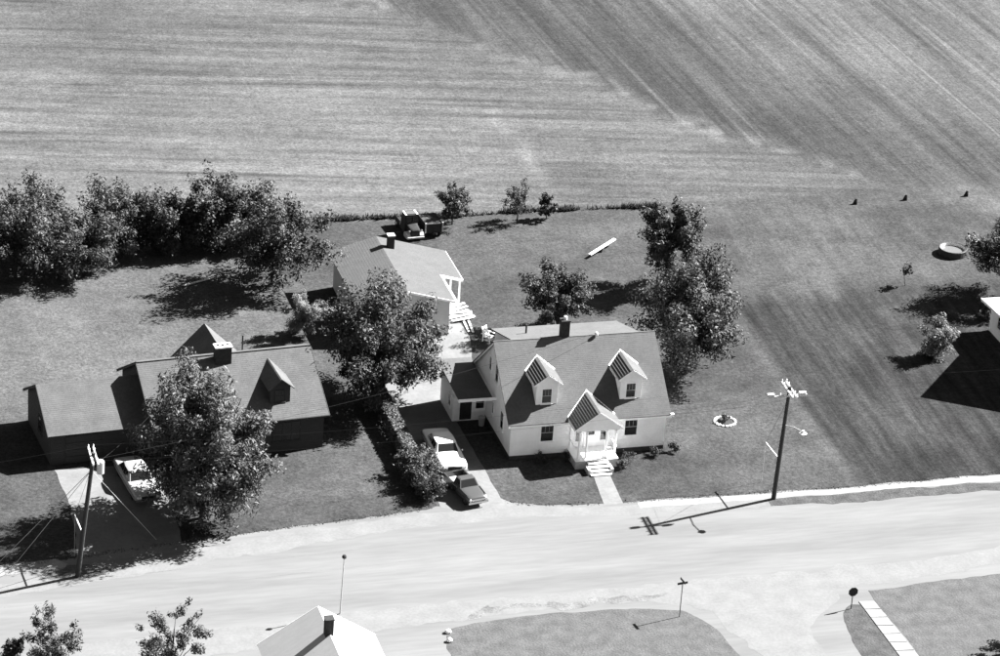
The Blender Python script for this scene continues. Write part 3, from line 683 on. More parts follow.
def sedan(name, label, loc, rz, paint, group=None):
    """front faces local -y"""
    t = thing(name, label, 'car', loc, rz, group)
    st = [(2.86,sect(.80,.42,.70)),(2.82,sect(.88,.36,.78)),(2.6,sect(.93,.3,.84)),(1.6,sect(.95,.26,.89)),(.2,sect(.96,.26,.9)),(-.9,sect(.96,.26,.9)),(-2.3,sect(.94,.28,.86)),(-2.75,sect(.91,.32,.82)),(-2.84,sect(.86,.4,.74))]
    body = loft(MB(), st).build('body', paint, t, smooth=True)
    for p in body.data.polygons: p.use_smooth = True
    # greenhouse
    cab = MB(); B = [(.83,1.75),(.86,.6),(.86,-.6),(.80,-1.0)]; T = [(.62,1.15),(.70,.5),(.70,-.25),(.64,-.42)]
    bot = [(x,y,.86) for x,y in B]+[(-x,y,.86) for x,y in reversed(B)]; top = [(x,y,1.37) for x,y in T]+[(-x,y,1.37) for x,y in reversed(T)]
    top2 = [(x*.8,y*.9+.02,1.42) for x,y in T]+[(-x*.8,y*.9+.02,1.42) for x,y in reversed(T)]
    n = 8; cab.v = bot+top+top2
    cab.f = [(i,(i+1)%n,n+(i+1)%n,n+i) for i in range(n)]+[(n+i,n+(i+1)%n,2*n+(i+1)%n,2*n+i) for i in range(n)]+[tuple(range(2*n,3*n))]
    cab.build('roof', paint, t)
    def pane(nm, a, b, c, d, ins=(.08,.9)):
        P = [Vector(v) for v in (a,b,c,d)]; lerp = lambda u,v: P[0].lerp(P[1],u).lerp(P[3].lerp(P[2],u),v)
        q = [lerp(*uv) for uv in ((.04,ins[0]),(.96,ins[0]),(.96,ins[1]),(.04,ins[1]))]
        nn = (q[1]-q[0]).cross(q[3]-q[0]).normalized(); cc = sum(q, Vector())/4
        if nn.dot(cc-Vector((0,.2,.9))) < 0: nn = -nn
        MB().add([p+nn*.008 for p in q]+[p-nn*.02 for p in q], [(0,1,2,3),(0,4,5,1),(1,5,6,2),(2,6,7,3),(3,7,4,0)]).build(nm, 'glass', t)
    pane('windshield', bot[3], bot[4], top[4], top[3]); pane('rear_window', bot[7], bot[0], top[0], top[7])
    for s in (0, 1):
        i = (1,2) if s == 0 else (5,6)
        a, b = bot[i[0]], bot[i[1]]; c, d = top[i[1]], top[i[0]]
        m1 = Vector(a).lerp(Vector(b),.5); m2 = Vector(d).lerp(Vector(c),.5)
        pane('side_window', a, m1, m2, d); pane('side_window', m1, b, c, m2)
        pane('quarter_window', bot[0] if s == 0 else bot[6], bot[1] if s == 0 else bot[7], top[1] if s == 0 else top[7], top[0] if s == 0 else top[6], (.12,.85))
    MB().bar((-.94,-2.92,.44),(.94,-2.92,.44),.1,.15).build('bumper', 'chrome', t); MB().bar((-.94,2.93,.46),(.94,2.93,.46),.1,.15).build('bumper', 'chrome', t)
    MB().box(-.5,.5,-2.87,-2.83,.54,.7).build('grille', 'black', t)
    for x in (-.74,-.58,.58,.74): MB().prism([(x+.08*math.cos(k*math.pi/5), .64+.08*math.sin(k*math.pi/5)) for k in range(10)], -2.885, -2.84, axis=1).build('headlight', 'lamp_white', t)
    for x in (-.75,.75): MB().box(x-.12,x+.12,2.84,2.88,.58,.7).build('tail_light', 'brick_dark', t)
    for s in (-1, 1):
        MB().bar((s*.965,2.5,.62),(s*.965,-2.6,.62),.015,.04).build('side_trim', 'chrome', t)
        for y in (.55,-.4): MB().bar((s*.97,y,.76),(s*.97,y-.16,.76),.03,.03).build('door_handle', 'chrome', t)
    MB().box(.97,1.05,-.95,-.88,.92,1.02).build('side_mirror', 'chrome', t)
    wheels(t, (1.65,-1.75), .8)
    return t
sedan('car', 'white sedan parked nose-out in the driveway beside the white house', (-4.35,1.2,.012), 0, 'car_white')
sedan('car', 'light sedan half hidden under the big tree before the dark house', (*lw(-13.95,-2.6)[:2],.012), LH['rz']+.02, 'car_cream_shaded')
def pickup():
    t = thing('pickup_truck', 'small dark pickup parked nearest the road in the driveway', 'pickup truck', (-4.3,-4.35,.012), R(11))
    st = [(-2.1,sect(.68,.42,.72)),(-2.04,sect(.76,.36,.8)),(-1.6,sect(.8,.3,.88)),(-.65,sect(.82,.28,.93)),(-.4,sect(.83,.28,.94)),(.55,sect(.83,.28,.94))]
    loft(MB(), st).build('body', 'car_dark', t, smooth=True)
    cab = MB(); bot = [(-.76,-.62,.92),(.76,-.62,.92),(.78,.5,.92),(-.78,.5,.92)]; top = [(-.6,-.22,1.42),(.6,-.22,1.42),(.62,.38,1.42),(-.62,.38,1.42)]; t2 = [(-.5,-.14,1.46),(.5,-.14,1.46),(.5,.32,1.46),(-.5,.32,1.46)]
    cab.v = bot+top+t2; cab.f = [(i,(i+1)%4,4+(i+1)%4,4+i) for i in range(4)]+[(4+i,4+(i+1)%4,8+(i+1)%4,8+i) for i in range(4)]+[(8,9,10,11)]
    cab.build('cab', 'car_dark', t)
    def pane(nm, P):
        P = [Vector(p) for p in P]; c = sum(P, Vector())/4; nn = (P[1]-P[0]).cross(P[3]-P[0]).normalized()
        if nn.dot(c-Vector((0,.1,1.1))) < 0: nn = -nn
        q = [c+(p-c)*.86+nn*.01 for p in P]; MB().add(q+[p-nn*.03 for p in q], [(0,1,2,3),(0,4,5,1),(1,5,6,2),(2,6,7,3),(3,7,4,0)]).build(nm, 'glass', t)
    for i, nm in ((0,'windshield'),(1,'side_window'),(2,'rear_window'),(3,'side_window')): pane(nm, (bot[i],bot[(i+1)%4],top[(i+1)%4],top[i]))
    bed = MB().box(-.74,.74,.56,2.05,.42,.5).build('bed', 'galv', t)
    for s in (-1,1):
        MB().box(min(s*.83,s*.75),max(s*.83,s*.75),.555,2.1,.34,.92).build('bed_side', 'car_dark', t)
        MB().box(min(s*.84,s*.74),max(s*.84,s*.74),.56,2.1,.921,.945).build('bed_rail', 'chrome', t)
    MB().box(-.74,.74,2.05,2.1,.4,.9).build('tailgate', 'car_dark', t)
    MB().bar((-.8,-2.17,.46),(.8,-2.17,.46),.1,.15).build('bumper', 'chrome', t); MB().bar((-.78,2.18,.42),(.78,2.18,.42),.08,.1).build('bumper', 'chrome', t)
    MB().box(-.5,.5,-2.13,-2.09,.54,.72).build('grille', 'chrome', t)
    for x in (-.62,.62): MB().prism([(x+.1*math.cos(k*math.pi/5), .66+.1*math.sin(k*math.pi/5)) for k in range(10)], -2.14, -2.08, axis=1).build('headlight', 'lamp_white', t)
    for s in (-1,1): MB().bar((s*.7,-1.9,.9),(s*.76,-.7,.955),.05,.03).build('hood_trim', 'chrome', t)
    wheels(t, (1.25,-1.35), .7, .3)
    t.scale = (.93,.93,.93)
pickup()
def old_truck():
    t = thing('old_truck', 'old dark truck with pale fenders parked at the field edge', 'truck', (2.5,38.2,0), R(4))
    loft(MB(), [(-1.5,sect(.42,.5,1.1)),(-1.4,sect(.48,.45,1.2)),(-.3,sect(.55,.42,1.3)),(-.2,sect(.6,.42,1.32))]).build('hood', 'truck_dark', t)
    cab = MB(); b0 = [(-.8,-.25,.5),(.8,-.25,.5),(.8,1.1,.5),(-.8,1.1,.5)]; b1 = [(-.66,-.1,2.15),(.66,-.1,2.15),(.68,1.0,2.15),(-.68,1.0,2.15)]
    cab.v = b0+b1; cab.f = [(i,(i+1)%4,4+(i+1)%4,4+i) for i in range(4)]+[(4,5,6,7),(3,2,1,0)]; c = cab.build('cab', 'truck_dark', t)
    MB().box(-.4,.5,.1,.8,2.152,2.2).build('roof_panel', 'shingle', c)
    for s in (-1,1): MB().box(s*.58-.1,s*.58+.1,-.1,1.0,2.152,2.2).build('roof_rail', 'mortar_cap', c)
    for x0, x1 in ((-.58,-.06),(.06,.58)): MB().obox(((x0+x1)/2,-.2,1.75),((x1-x0)/2,0,0),(0,.02,0),(0,.035,.26)).build('windshield', 'glass', t)
    for s in (-1,1):
        P = []
        f = MB()
        for k in range(7):
            a = math.pi*k/6; P.append((-.95+.55*math.cos(math.pi-a), .35+.5*math.sin(a)))
        f.prism(P+[(.0-.4,.3),(-1.5,.3)], s*.5, s*.9).build('fender', 'mortar_cap', t)
        MB().lathe([(0,-.03),(.11,-.03),(.13,.05),(.06,.14),(0,.15)], 10, (s*.62,-1.35,1.0)).build('headlight', 'chrome', t)
    MB().box(-.85,.85,-1.75,-1.65,.4,.55).build('bumper', 'mortar_cap', t)
    MB().box(-.8,.8,1.15,3.0,.6,.7).build('bed', 'truck_dark', t)
    for s in (-1,1): MB().box(s*.8-.03,s*.8+.03,1.15,3.0,.7,1.15).build('bed_side', 'truck_dark', t)
    wheels(t, (2.3,-.95), .7, .38)
    t.scale = (.8,.8,.84)
old_truck()
def old_wagon():
    t = thing('box_wagon', 'dark open box wagon beside the old truck', 'wagon', (4.15,38.5,0), R(3))
    MB().box(-.85,.85,-1.2,1.3,.55,.65).build('floor', 'truck_dark', t)
    for x in (-.82,.82): MB().box(x-.03,x+.03,-1.2,1.3,.65,1.45).build('side_board', 'truck_dark', t)
    for y in (-1.17,1.27): MB().box(-.79,.79,y-.03,y+.03,.65,1.45).build('end_board', 'truck_dark', t)
    MB().slab([(-.79,-1.14,1.36),(.79,-1.14,1.36),(.79,1.24,1.4),(-.79,1.24,1.4)], .05).build('load_cover', 'foundation', t)
    for x,y in ((.83,-1.2),(-.83,-1.2)): MB().box(x-.06,x+.06,y-.06,y+.06,.6,1.56).build('corner_post', 'mortar_cap', t)
    wheels(t, (.8,-.7), .68, .32)
    t.scale = (.85,.85,.85)
old_wagon()

# ------------------------------------------------------------------ yard things
def boards():
    random.seed(4); base = Vector((2.75,23.7,0))
    for i in range(15):
        u = i/14; p = base+Vector((-.45+.9*u*.3, 1.3-2.7*u, .05+.07*(i % 3)))
        L = 1.6+random.uniform(-.4,.5); a = R(16+random.uniform(-16,16))
        o = MB().box(-L/2,L/2,-.13,.13,-.025,.025).build('board', 'wood_pale', None, loc=p+Vector((.25*random.random(),0,0)), rotz=a)
        tag(o, 'pale board lying crosswise in the stack beside the outbuilding', 'board', 'boards stacked beside the outbuilding')
    for i, (x, y) in enumerate(((2.6,21.6),(2.95,21.5))):
        o = MB().box(-.08,.08,-1.3,1.3,-.025,.025).build('board', 'wood_pale', None, loc=(x,y,.06), rotz=R(-3-2*i))
        tag(o, 'long pale board pointing from the board stack towards the house', 'board', 'long boards running out of the stack')
    for x, y in ((2.3,24.6),(3.0,24.4),(2.4,23.0),(3.1,22.9)):
        pass
boards()
def lawn_chair():
    t = thing('lawn_chair', 'white lawn chair in tree shade behind the white house', 'chair', (3.65,18.7,0), R(35))
    for i in range(5): MB().box(-.3,.3,-.28+.12*i,-.19+.12*i,.4-.015*i,.43-.015*i).build('seat_slat', 'white_paint', t)
    for i in range(4): MB().obox((-.24+.16*i,.42,.72),(.06,0,0),(0,.012,-.004),(0,.12,.36)).build('back_slat', 'white_paint', t)
    for s in (-1,1):
        MB().box(s*.36-.06,s*.36+.06,-.4,.45,.6,.63).build('armrest', 'white_paint', t)
        for y in (-.33,.32): MB().box(s*.34-.03,s*.34+.03,y-.03,y+.03,0,.6).build('leg', 'white_paint', t)
lawn_chair()
def long_board(label, a, b, z=.1):
    o = MB().bar((*a,z),(*b,z),.22,.05).build('plank', 'wood_pale'); tag(o, label, 'plank')
t = thing('seesaw', 'white plank seesaw on the grass left of the back yard trees', 'seesaw', (16.9,33.2,0), R(39))
MB().obox((0,0,.42),(1.75,0,.1),(0,.13,0),(0,0,.03)).build('plank', 'white_paint', t); MB().prism([(-.25,0),(.25,0),(.05,.4),(-.05,.4)], -.12, .12, axis=1).build('stand', 'wood_pole', t)
long_board('pale plank lying on the left back lawn near the tree shadow', (-17.1,31.2), (-14.6,32.3))
def flower_ring():
    t = thing('flower_bed', 'round flower bed ringed with white stones on the right lawn', 'flower bed', (17.1,3.4,0))
    MB().lathe([(.0,.04),(.5,.05),(.66,.02),(.7,-.02)], 20).build('soil', 'soil', t)
    me = None; random.seed(9)
    for k in range(18):
        a = 2*math.pi*k/18; s = random.uniform(.8,1.2)
        if me is None:
            bm = bmesh.new(); bmesh.ops.create_icosphere(bm, subdivisions=1, radius=.13)
            for v in bm.verts: v.co = v.co*random.uniform(.85,1.15); v.co.z *= .75
            me = bpy.data.meshes.new('stone'); bm.to_mesh(me); bm.free(); me.materials.append(M['stone'])
        o = bpy.data.objects.new('stone', me); col.objects.link(o); o.parent = t; o.location = (.74*math.cos(a),.74*math.sin(a),.06); o.scale = (s,s,s); o.rotation_euler = (0,0,a*3)
    return t
fb = flower_ring()
def pool():
    t = thing('pool', 'small round pool with dark side on the right back lawn', 'pool', (45.1,29.0,0))
    MB().lathe([(1.08,0),(1.14,.05),(1.14,.52),(1.1,.56),(1.0,.52)], 28).build('pool_wall', 'rubber_dark', t)
    MB().lathe([(1.0,.53),(.98,.4),(.96,.05),(0,.05)], 28).build('liner', 'liner', t)
    MB().lathe([(.975,.3),(0,.3)], 28).build('water', 'water', t)
pool()
def person(label, loc, rz, H, shirt, shorts, arm=.5):
    t = thing('person', label, 'person', loc, rz, 'people standing by the pool'); k = H/1.2
    # one continuous skinned figure
    P = dict(pel=(0,0,.6),ch=(0,0,.82),nk=(0,0,.97),hd=(0,-.01,1.06),ht=(0,-.01,1.15),
             sl=(.13,0,.92),el=(.2,-.05,.74),hl=(.2,-.18,.6+arm*.1),sr=(-.13,0,.92),er=(-.21,-.02,.74),hr=(-.22,-.1,.58),
             kl=(.08,-.03,.33),al=(.085,.02,.05),tl=(.09,-.1,.03),kr=(-.08,.02,.33),ar=(-.09,.07,.05),tr=(-.1,-.05,.03))
    Rr = dict(pel=.1,ch=.1,nk=.045,hd=.085,ht=.07,sl=.05,el=.035,hl=.03,sr=.05,er=.035,hr=.03,kl=.05,al=.035,tl=.03,kr=.05,ar=.035,tr=.03)
    E = [('pel','ch'),('ch','nk'),('nk','hd'),('hd','ht'),('ch','sl'),('sl','el'),('el','hl'),('ch','sr'),('sr','er'),('er','hr'),('pel','kl'),('kl','al'),('al','tl'),('pel','kr'),('kr','ar'),('ar','tr')]
    ks = list(P); me = bpy.data.meshes.new('body'); me.from_pydata([tuple(c*k for c in P[n]) for n in ks], [(ks.index(a),ks.index(b)) for a,b in E], [])
    o = bpy.data.objects.new('body', me); col.objects.link(o); o.parent = t; me.materials.append(M['skin'])
    md = o.modifiers.new('skin', 'SKIN')
    for i, n in enumerate(ks):
        me.skin_vertices[0].data[i].radius = (Rr[n]*k,Rr[n]*k); me.skin_vertices[0].data[i].use_root = (n == 'pel')
    o.modifiers.new('sub', 'SUBSURF').levels = 1
    MB().lathe([(.105*k,.58*k),(.12*k,.7*k),(.13*k,.85*k),(.1*k,.94*k),(.06*k,.96*k)], 12).build('shirt', shirt, t, smooth=True)
    for s in (-1,1): MB().tube([(s*.05*k,0,.64*k),(s*.08*k,-.01*k,.38*k)], [.095*k,.075*k], 10).build('shorts', shorts, t)
    MB().lathe([(.09*k,1.07*k),(.098*k,1.12*k),(.075*k,1.19*k),(0,1.21*k)], 12, (0,.012*k,0)).build('hair', 'hair', t, smooth=True)
person('dark-haired small figure in white top standing behind the round pool', (46.95,30.35,0), R(-40), 1.15, 'cloth_white', 'cloth_dark')
person('small figure in pale clothes standing right of the dark-haired one by the pool', (47.5,30.5,0), R(-60), 1.1, 'cloth_white', 'cloth_white', .8)
# posts standing in the grass beyond the right yard
for (x, y, lab) in ((40.74,39.58,'leftmost'),(45.28,39.83,'middle'),(50.8,39.97,'rightmost')):
    o = MB().tube([(0,0,-.2),(0,0,.05),(.04,0,.24),(.08,.02,.46)], [.22,.2,.15,.09], 7).build('stump', 'black', None, loc=(x,y,0))
    tag(o, lab+' of three short dark stumps along the far right lawn edge', 'stump', 'dark stumps at the lawn edge')
o = MB().tube([(0,0,-.2),(0,0,1.4)], .05, 8).build('garden_post', 'wood_pole', None, loc=(40.1,19.83,0)); tag(o, 'thin bare post in the grass beyond the pale right bush', 'post')
o = MB().tube([(0,0,-.2),(.02,0,1.6)], .06, 8).build('garden_post', 'wood_pole', None, loc=(-15.04,19.0,0)); tag(o, 'short dark post behind the dark house near the oval shadow', 'post')
t = thing('trash_can', 'small grey trash can beside the side wing door', 'trash can', (-.5,5.5,.01)); MB().lathe([(0,0),(.2,0),(.24,.6),(.25,.62)], 14).build('can', 'galv', t); MB().lathe([(.26,.62),(.26,.66),(.06,.74),(0,.75)], 14).build('lid', 'galv', t)
random.seed(12)
for x, y, lab in ((-10.12,-22.05,'white painted rock at the tip of the lower grass patch'),(-10.3,-23.1,'white painted rock by the drive beside the lower grass patch')):
    bm = bmesh.new(); bmesh.ops.create_icosphere(bm, subdivisions=2, radius=.2)
    for v in bm.verts: v.co *= random.uniform(.85,1.15); v.co.z *= .8
    me = bpy.data.meshes.new('rock'); bm.to_mesh(me); bm.free(); me.materials.append(M['stone'])
    o = bpy.data.objects.new('rock', me); col.objects.link(o); o.location = (x,y,.12); tag(o, lab, 'rock')

# ------------------------------------------------------------------ trees, shrubs, hedge
def leaves(C, Rd, n, size, seed, upbias=.45, aspect=2.0, tone=(.55,1.45)):
    """n leaf faces spread through clumps: C (m,3) centres, Rd (m,) radii -> V, F, tone"""
    g = np.random.default_rng(seed); m = len(C)
    p = Rd**2/np.sum(Rd**2); k = g.choice(m, n, p=p)
    d = g.normal(size=(n,3)); d /= np.linalg.norm(d,axis=1)[:,None]
    r = g.random(n)**.5
    cen = C.mean(0); ov = C-cen; ov[:,2] += .25*np.abs(ov).max(); ov /= np.linalg.norm(ov,axis=1)[:,None]+1e-6   # clumps reach outward and up
    off = d*(Rd[k]*r)[:,None]; along = np.sum(off*ov[k],1)
    pos = C[k]+off+ov[k]*(along*np.where(along > 0, 1.1, .1))[:,None]
    pos[:,2] = np.maximum(pos[:,2], .03)
    nr = d*.7+g.normal(size=(n,3))*.55+np.array([0,0,upbias]); nr /= np.linalg.norm(nr,axis=1)[:,None]
    ax = np.cross(nr, g.normal(size=(n,3))); ax += np.array([0,0,.9]); ax -= nr*np.sum(ax*nr,1)[:,None]; ax /= np.linalg.norm(ax,axis=1)[:,None]
    bx = np.cross(nr, ax); s = size*(.6+.8*g.random(n))[:,None]
    a = pos-ax*s*.5; c = pos+ax*s*.5; b = pos+bx*s*.5/aspect+nr*s*.06; e = pos-bx*s*.5/aspect+nr*s*.06
    V = np.stack([a,b,c,e],1).reshape(-1,3); F = np.arange(4*n).reshape(n,4)
    ct = g.uniform(.8,1.2,m)
    tn = np.repeat(ct[k]*g.uniform(tone[0],tone[1],n), 4); return V, F, tn
def crown_clumps(g, c, rad, m, cr, flat=.0, lobes=5):
    """clump centres inside an uneven crown"""
    ang = g.uniform(0,2*np.pi,lobes); amp = g.uniform(.1,.3,lobes)
    C = []; Rd = []
    while len(C) < m:
        d = g.normal(size=3); d /= np.linalg.norm(d); r = g.random()**.38
        a = math.atan2(d[1],d[0]); bul = 1+sum(amp[i]*math.cos((i+2)*a+ang[i])*(.35) for i in range(lobes))
        p = np.array(c)+d*np.array(rad)*r*bul
        if p[2] < .25: continue
        C.append(p); Rd.append(cr*g.uniform(.55,1.25)*(1.15-.35*r))
    return np.array(C), np.array(Rd)
def tree(name, label, x, y, h, w, seed, base=.25, n=9000, leaf=.3, m='leaf', group=None, trunk=.16, clumps=None, lean=(0,0), cat='tree', cr=None, aspect=2.5):
    g = np.random.default_rng(seed); t = thing(name, label, cat, (x,y,0), 0, group)
    zb = h*base; cz = (h+zb)/2; rad = (w/2*.84, w/2*.84, (h-zb)/2*.84); c = (lean[0],lean[1],cz)
    mb = MB(); top = Vector((lean[0]*.8, lean[1]*.8, zb+(h-zb)*.62))
    mid = Vector((lean[0]*.2+g.normal()*.08, g.normal()*.08, zb*.9+.1))
    mb.tube([(0,0,-.2),(0,0,.05),mid,top], [trunk*1.35,trunk,trunk*.8,trunk*.25], 8)
    nl = 9
    for i in range(nl):
        a = 2*math.pi*i/nl+g.uniform(-.3,.3); s = mid.lerp(top, g.uniform(0,.75)); rr = g.uniform(.55,.85)
        e = Vector((c[0]+math.cos(a)*rad[0]*rr, c[1]+math.sin(a)*rad[1]*rr, cz+rad[2]*g.uniform(-.35,.7)))
        q = s.lerp(e,.5)+Vector((0,0,.12*w*.3)); mb.tube([s,q,e], [trunk*.42,trunk*.25,trunk*.08], 5)
    mb.build('trunk', 'bark', t)
    C, Rd = crown_clumps(g, c, rad, clumps or max(34,int(w*h*1.15)), cr or w*.12)
    leaf *= g.uniform(.78,1.18); aspect *= g.uniform(.8,1.3)
    V, F, tn = leaves(C, Rd, int(n*2.2), leaf*.8, seed+1, aspect=aspect)
    npmesh('crown', V, F, m, tn, t); return t
HG = 'trees of the dark row behind the left yard'
row = [(-33.6,36.6,7.6,6.0,'leftmost tree of the dark tree row behind the left lawn'),(-29.4,34.6,8.2,6.8,'broad tall tree second from the left edge in the dark tree row'),(-27.0,37.6,7.2,5.4,'tree standing behind the front bushes of the dark tree row'),
       (-24.6,34.2,5.6,5.6,'rounded low tree bulging forward from the dark tree row'),(-21.0,38.0,7.0,5.2,'tallest pointed tree in the middle of the dark tree row'),(-18.2,38.0,5.4,4.4,'narrow tree right of the row\'s tallest tree'),
       (-15.9,38.2,4.9,4.2,'low tree filling the gap right of the row\'s middle'),(-12.9,38.4,6.2,6.2,'round-topped tree near the right end of the dark tree row'),(-10.4,38.2,4.6,3.6,'small tree between the row\'s round-topped tree and the big end tree')]
for i, (x,y,h,wd,lab) in enumerate(row):
    tree('row_tree', lab, x, y, h*.93, wd*1.15, 100+i, base=.0, n=int(1000*wd), leaf=.36, m='leaf', group=HG, cr=wd*.16)
tree('row_tree', 'big spreading tree ending the dark row above the oval shrub shadow', -10.3, 30.6, 8.0, 8.6, 120, base=.03, n=9500, leaf=.36, m='leaf', group=HG)
tree('shade_tree', 'large dark leafy tree standing between driveway and outbuilding', -6.5, 10.5, 8.6, 10.0, 130, base=.06, n=17000, leaf=.33, m='leaf', trunk=.22, cr=1.0)
tree('shade_tree', 'huge pale-flecked tree in the front yard of the dark house', -22.6, -4.9, 11.2, 9.9, 131, base=.0, n=24000, leaf=.46, m='leaf_grey', trunk=.26, cr=1.05)
tree('shade_tree', 'large dark tree right behind the white house', 16.7, 11.3, 8.7, 8.2, 132, base=.08, n=13500, leaf=.3, m='leaf_dark', trunk=.2, cr=1.0)
tree('shade_tree', 'slimmer tall tree behind the large tree right of the house', 20.0, 26.2, 7.4, 5.4, 133, base=.16, n=6000, leaf=.34, m='leaf_dark', trunk=.15)
tree('shade_tree', 'round medium tree in the back yard behind the white house roof', 9.2, 19.8, 5.3, 5.6, 134, base=.05, n=6500, leaf=.3, m='leaf', trunk=.13)
tree('young_tree', 'dark young tree beside the old truck at the field edge', 6.36, 39.9, 3.7, 3.4, 135, base=.2, n=2300, leaf=.3, m='leaf_dark', trunk=.08, group='young trees along the field edge')
tree('young_tree', 'open thin young tree at the end of the worn field path', 11.7, 39.7, 3.4, 2.9, 136, base=.2, n=1100, leaf=.26, m='leaf_dark', trunk=.07, group='young trees along the field edge')
tree('young_tree', 'smallest young tree standing alone right of the thin one', 14.27, 40.0, 2.3, 1.6, 137, base=.15, n=600, leaf=.25, m='leaf_dark', trunk=.05, group='young trees along the field edge')
tree('shade_tree', 'dark tree at the right edge beside the pool', 46.3, 20.9, 7.0, 6.8, 138, base=.16, n=8500, leaf=.33, m='leaf_dark', trunk=.14)
tree('sapling', 'tiny pale sapling before the dark tree row', -20.37, 36.0, 2.0, 1.2, 139, base=.35, n=260, leaf=.24, m='leaf_pale', trunk=.03, cr=.22)
tree('sapling', 'tiny thin sapling on the right lawn below the pool', 38.94, 23.7, 2.1, 1.0, 140, base=.35, n=170, leaf=.22, m='leaf', trunk=.03, cr=.2)
tree('bush', 'pale feathery bush behind the dark house roof', -9.7, 21.6, 3.6, 3.4, 141, base=.05, n=3600, leaf=.34, m='leaf_pale', trunk=.06, cat='bush', aspect=4)
tree('bush', 'pale feathery bush by the shadow of the right edge house', 36.5, 11.3, 3.1, 2.9, 142, base=.0, n=3400, leaf=.34, m='leaf_pale', trunk=.05, cat='bush', aspect=4, cr=.5)
tree('street_tree', 'upright leafy tree rising from the bottom edge left of the pale roof', -28.6, -26.3, 6.9, 5.2, 143, base=.12, n=2300, leaf=.28, m='leaf', trunk=.1, cr=.42, aspect=3, group='trees at the bottom edge')
tree('street_tree', 'smaller upright tree rising at the lower left corner', -36.0, -24.6, 5.8, 4.4, 144, base=.12, n=1600, leaf=.28, m='leaf', trunk=.09, cr=.4, aspect=3, group='trees at the bottom edge')
tree('street_tree', 'low bushy tree cut by the bottom left corner', -38.0, -24.0, 3.6, 1.9, 145, base=.2, n=900, leaf=.3, m='leaf', trunk=.06, group='trees at the bottom edge')
tree('bush', 'dark dense bush cut off at the lower right corner', 27.2, -30.4, 3.4, 4.6, 146, base=.02, n=4200, leaf=.32, m='leaf_dark', trunk=.08, cat='bush')
for i, (x,y,h,wd,lab,m) in enumerate(((-7.15,-.7,2.1,2.6,'tallest pale-flecked bush beside the white sedan','leaf_grey'),(-6.55,-1.9,1.9,2.2,'bush beside the hood of the white sedan','leaf_grey'),(-7.3,-2.9,1.8,2.0,'bush in the middle of the driveway shrubs','leaf'),(-6.95,-4.3,1.7,2.2,'dark bush nearest the road at the driveway','leaf_dark'))):
    tree('bush', lab, x, y, h, wd, 150+i, base=.02, n=2200, leaf=.24, m=m, trunk=.05, cat='bush', group='bushes along the driveway', cr=.42)
for i, (x,y,h,wd,lab) in enumerate(((2.2,-.55,.7,.9,'small shrub at the left front wall of the white house'),(4.0,-.6,.5,.6,'tiny shrub left of the porch side'),(8.2,-1.55,.9,1.2,'rounded shrub right of the porch steps'),(10.4,-.9,.7,.9,'small shrub below the right front window'),(11.9,-.5,.7,.9,'small shrub at the right front house corner'),(7.6,-2.4,.7,.8,'low shrub beside the porch step cheek'))):
    tree('shrub', lab, x, y, h, wd, 160+i, base=.02, n=420, leaf=.15, m='leaf', trunk=.03, cat='shrub', group='foundation shrubs', cr=.16, clumps=14)
tree('garden_plant', 'dark plant in the middle of the stone-ringed flower bed', 17.1, 3.4, .6, .7, 170, base=.03, n=260, leaf=.16, m='leaf_dark', trunk=.02, cat='plant', cr=.14, clumps=10)
tree('bush', 'dark bush at the back corner of the right edge house', 43.3, 17.0, 1.6, 2.0, 171, base=.02, n=1200, leaf=.26, m='leaf_dark', trunk=.04, cat='bush', cr=.35)
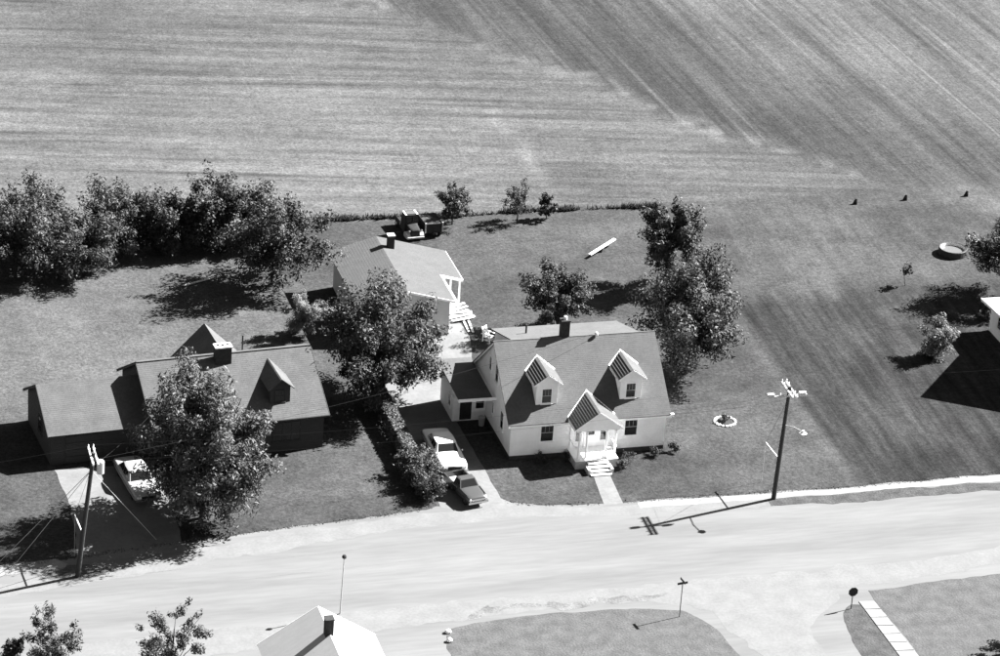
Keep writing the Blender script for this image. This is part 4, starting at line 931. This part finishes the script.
def hedge():
    t = thing('hedge', 'clipped hedge running along the left side of the driveway', 'hedge', (-6.95,5.2,0))
    g = np.random.default_rng(5); n = 9000
    # leaves on and just under a clipped box surface
    L, Wd, H = 5.4, .42, 1.25
    x = g.uniform(-Wd,Wd,n); y = g.uniform(-L,L,n); z = g.uniform(.02,H,n)
    side = g.random(n); x = np.where(side < .28, -Wd+g.normal(0,.05,n), np.where(side < .56, Wd+g.normal(0,.05,n), x)); z = np.where(side >= .56, H-.1*g.random(n)+.05*np.sin(y*2.1), z)
    P = np.stack([x,y,z],1); nr = g.normal(size=(n,3))*.5+np.where((side<.28)[:,None],[-.9,0,.3],np.where((side<.56)[:,None],[.9,0,.3],[0,0,1])); nr /= np.linalg.norm(nr,axis=1)[:,None]
    ax = np.cross(nr,g.normal(size=(n,3))); ax /= np.linalg.norm(ax,axis=1)[:,None]; bx = np.cross(nr,ax); s = .2*(.6+.8*g.random(n))[:,None]
    V = np.stack([P-ax*s*.5,P+bx*s*.3,P+ax*s*.5,P-bx*s*.3],1).reshape(-1,3)
    npmesh('foliage', V, np.arange(4*n).reshape(n,4), 'leaf_grey', np.repeat(g.uniform(.9,1.7,n),4), t)
    mb = MB()
    for yy in np.arange(-5,5.1,.7): mb.tube([(0,yy,-.1),(.05,yy+.1,.6),(-.1,yy-.05,1.05)],[.04,.03,.015],5)
    mb.build('stem','bark',t)
hedge()

# ------------------------------------------------------------------ grass that nobody could count
def blades(name, label, n, area, hgt, wid, m, tone=(.7,1.4), seed=1, keep=None):
    g = np.random.default_rng(seed); x0,x1,y0,y1 = area
    x = g.uniform(x0,x1,n); y = g.uniform(y0,y1,n)
    if keep is not None:
        k = keep(x,y,g); x = x[k]; y = y[k]
    n = len(x); a = g.uniform(0,2*np.pi,n); h = hgt*(.5+g.random(n)); w_ = wid*(.5+g.random(n))
    lx = g.normal(0,.5,n)*h; ly = g.normal(0,.5,n)*h
    z0 = np.zeros(n)
    V = np.stack([np.stack([x-np.cos(a)*w_,y-np.sin(a)*w_,z0],1),np.stack([x+np.cos(a)*w_,y+np.sin(a)*w_,z0],1),np.stack([x+lx,y+ly,h],1)],1).reshape(-1,3)
    tn = np.repeat(g.uniform(*tone,n),3); o = npmesh(name, V, np.arange(3*n).reshape(n,3), m, tn)
    return stuff(o, label, 'grass')
def fence_row(x, y, g):
    yc = 41.6-.02*x+(vnoise(x,x*0,6)-.5)*.5
    return (np.abs(y-yc) < .05+.25*vnoise(x,y*0,2)) & (g.random(len(x)) < .15+.85*sm(.35,.65,vnoise(x,x*0+7,3)))
blades('tall_grass', 'dark strip of tall weeds along the field edge', 34000, (-6,24,40.3,42.8), .34, .07, 'weed', seed=21, keep=fence_row)
def near_edge(x, y, g):
    yn = np.interp(x, [p[0] for p in north], [p[1] for p in north]); return (np.abs(y-yn-.06) < .1+.2*vnoise(x,y,.8)) & ~((x > -6.4) & (x < -1.9)) & ~((x > 4.6) & (x < 6.3))
blades('grass_fringe', 'ragged grass fringe along the far road edge', 40000, (-42,40,-13,-5), .06, .05, 'grass_blade', seed=22, keep=near_edge)
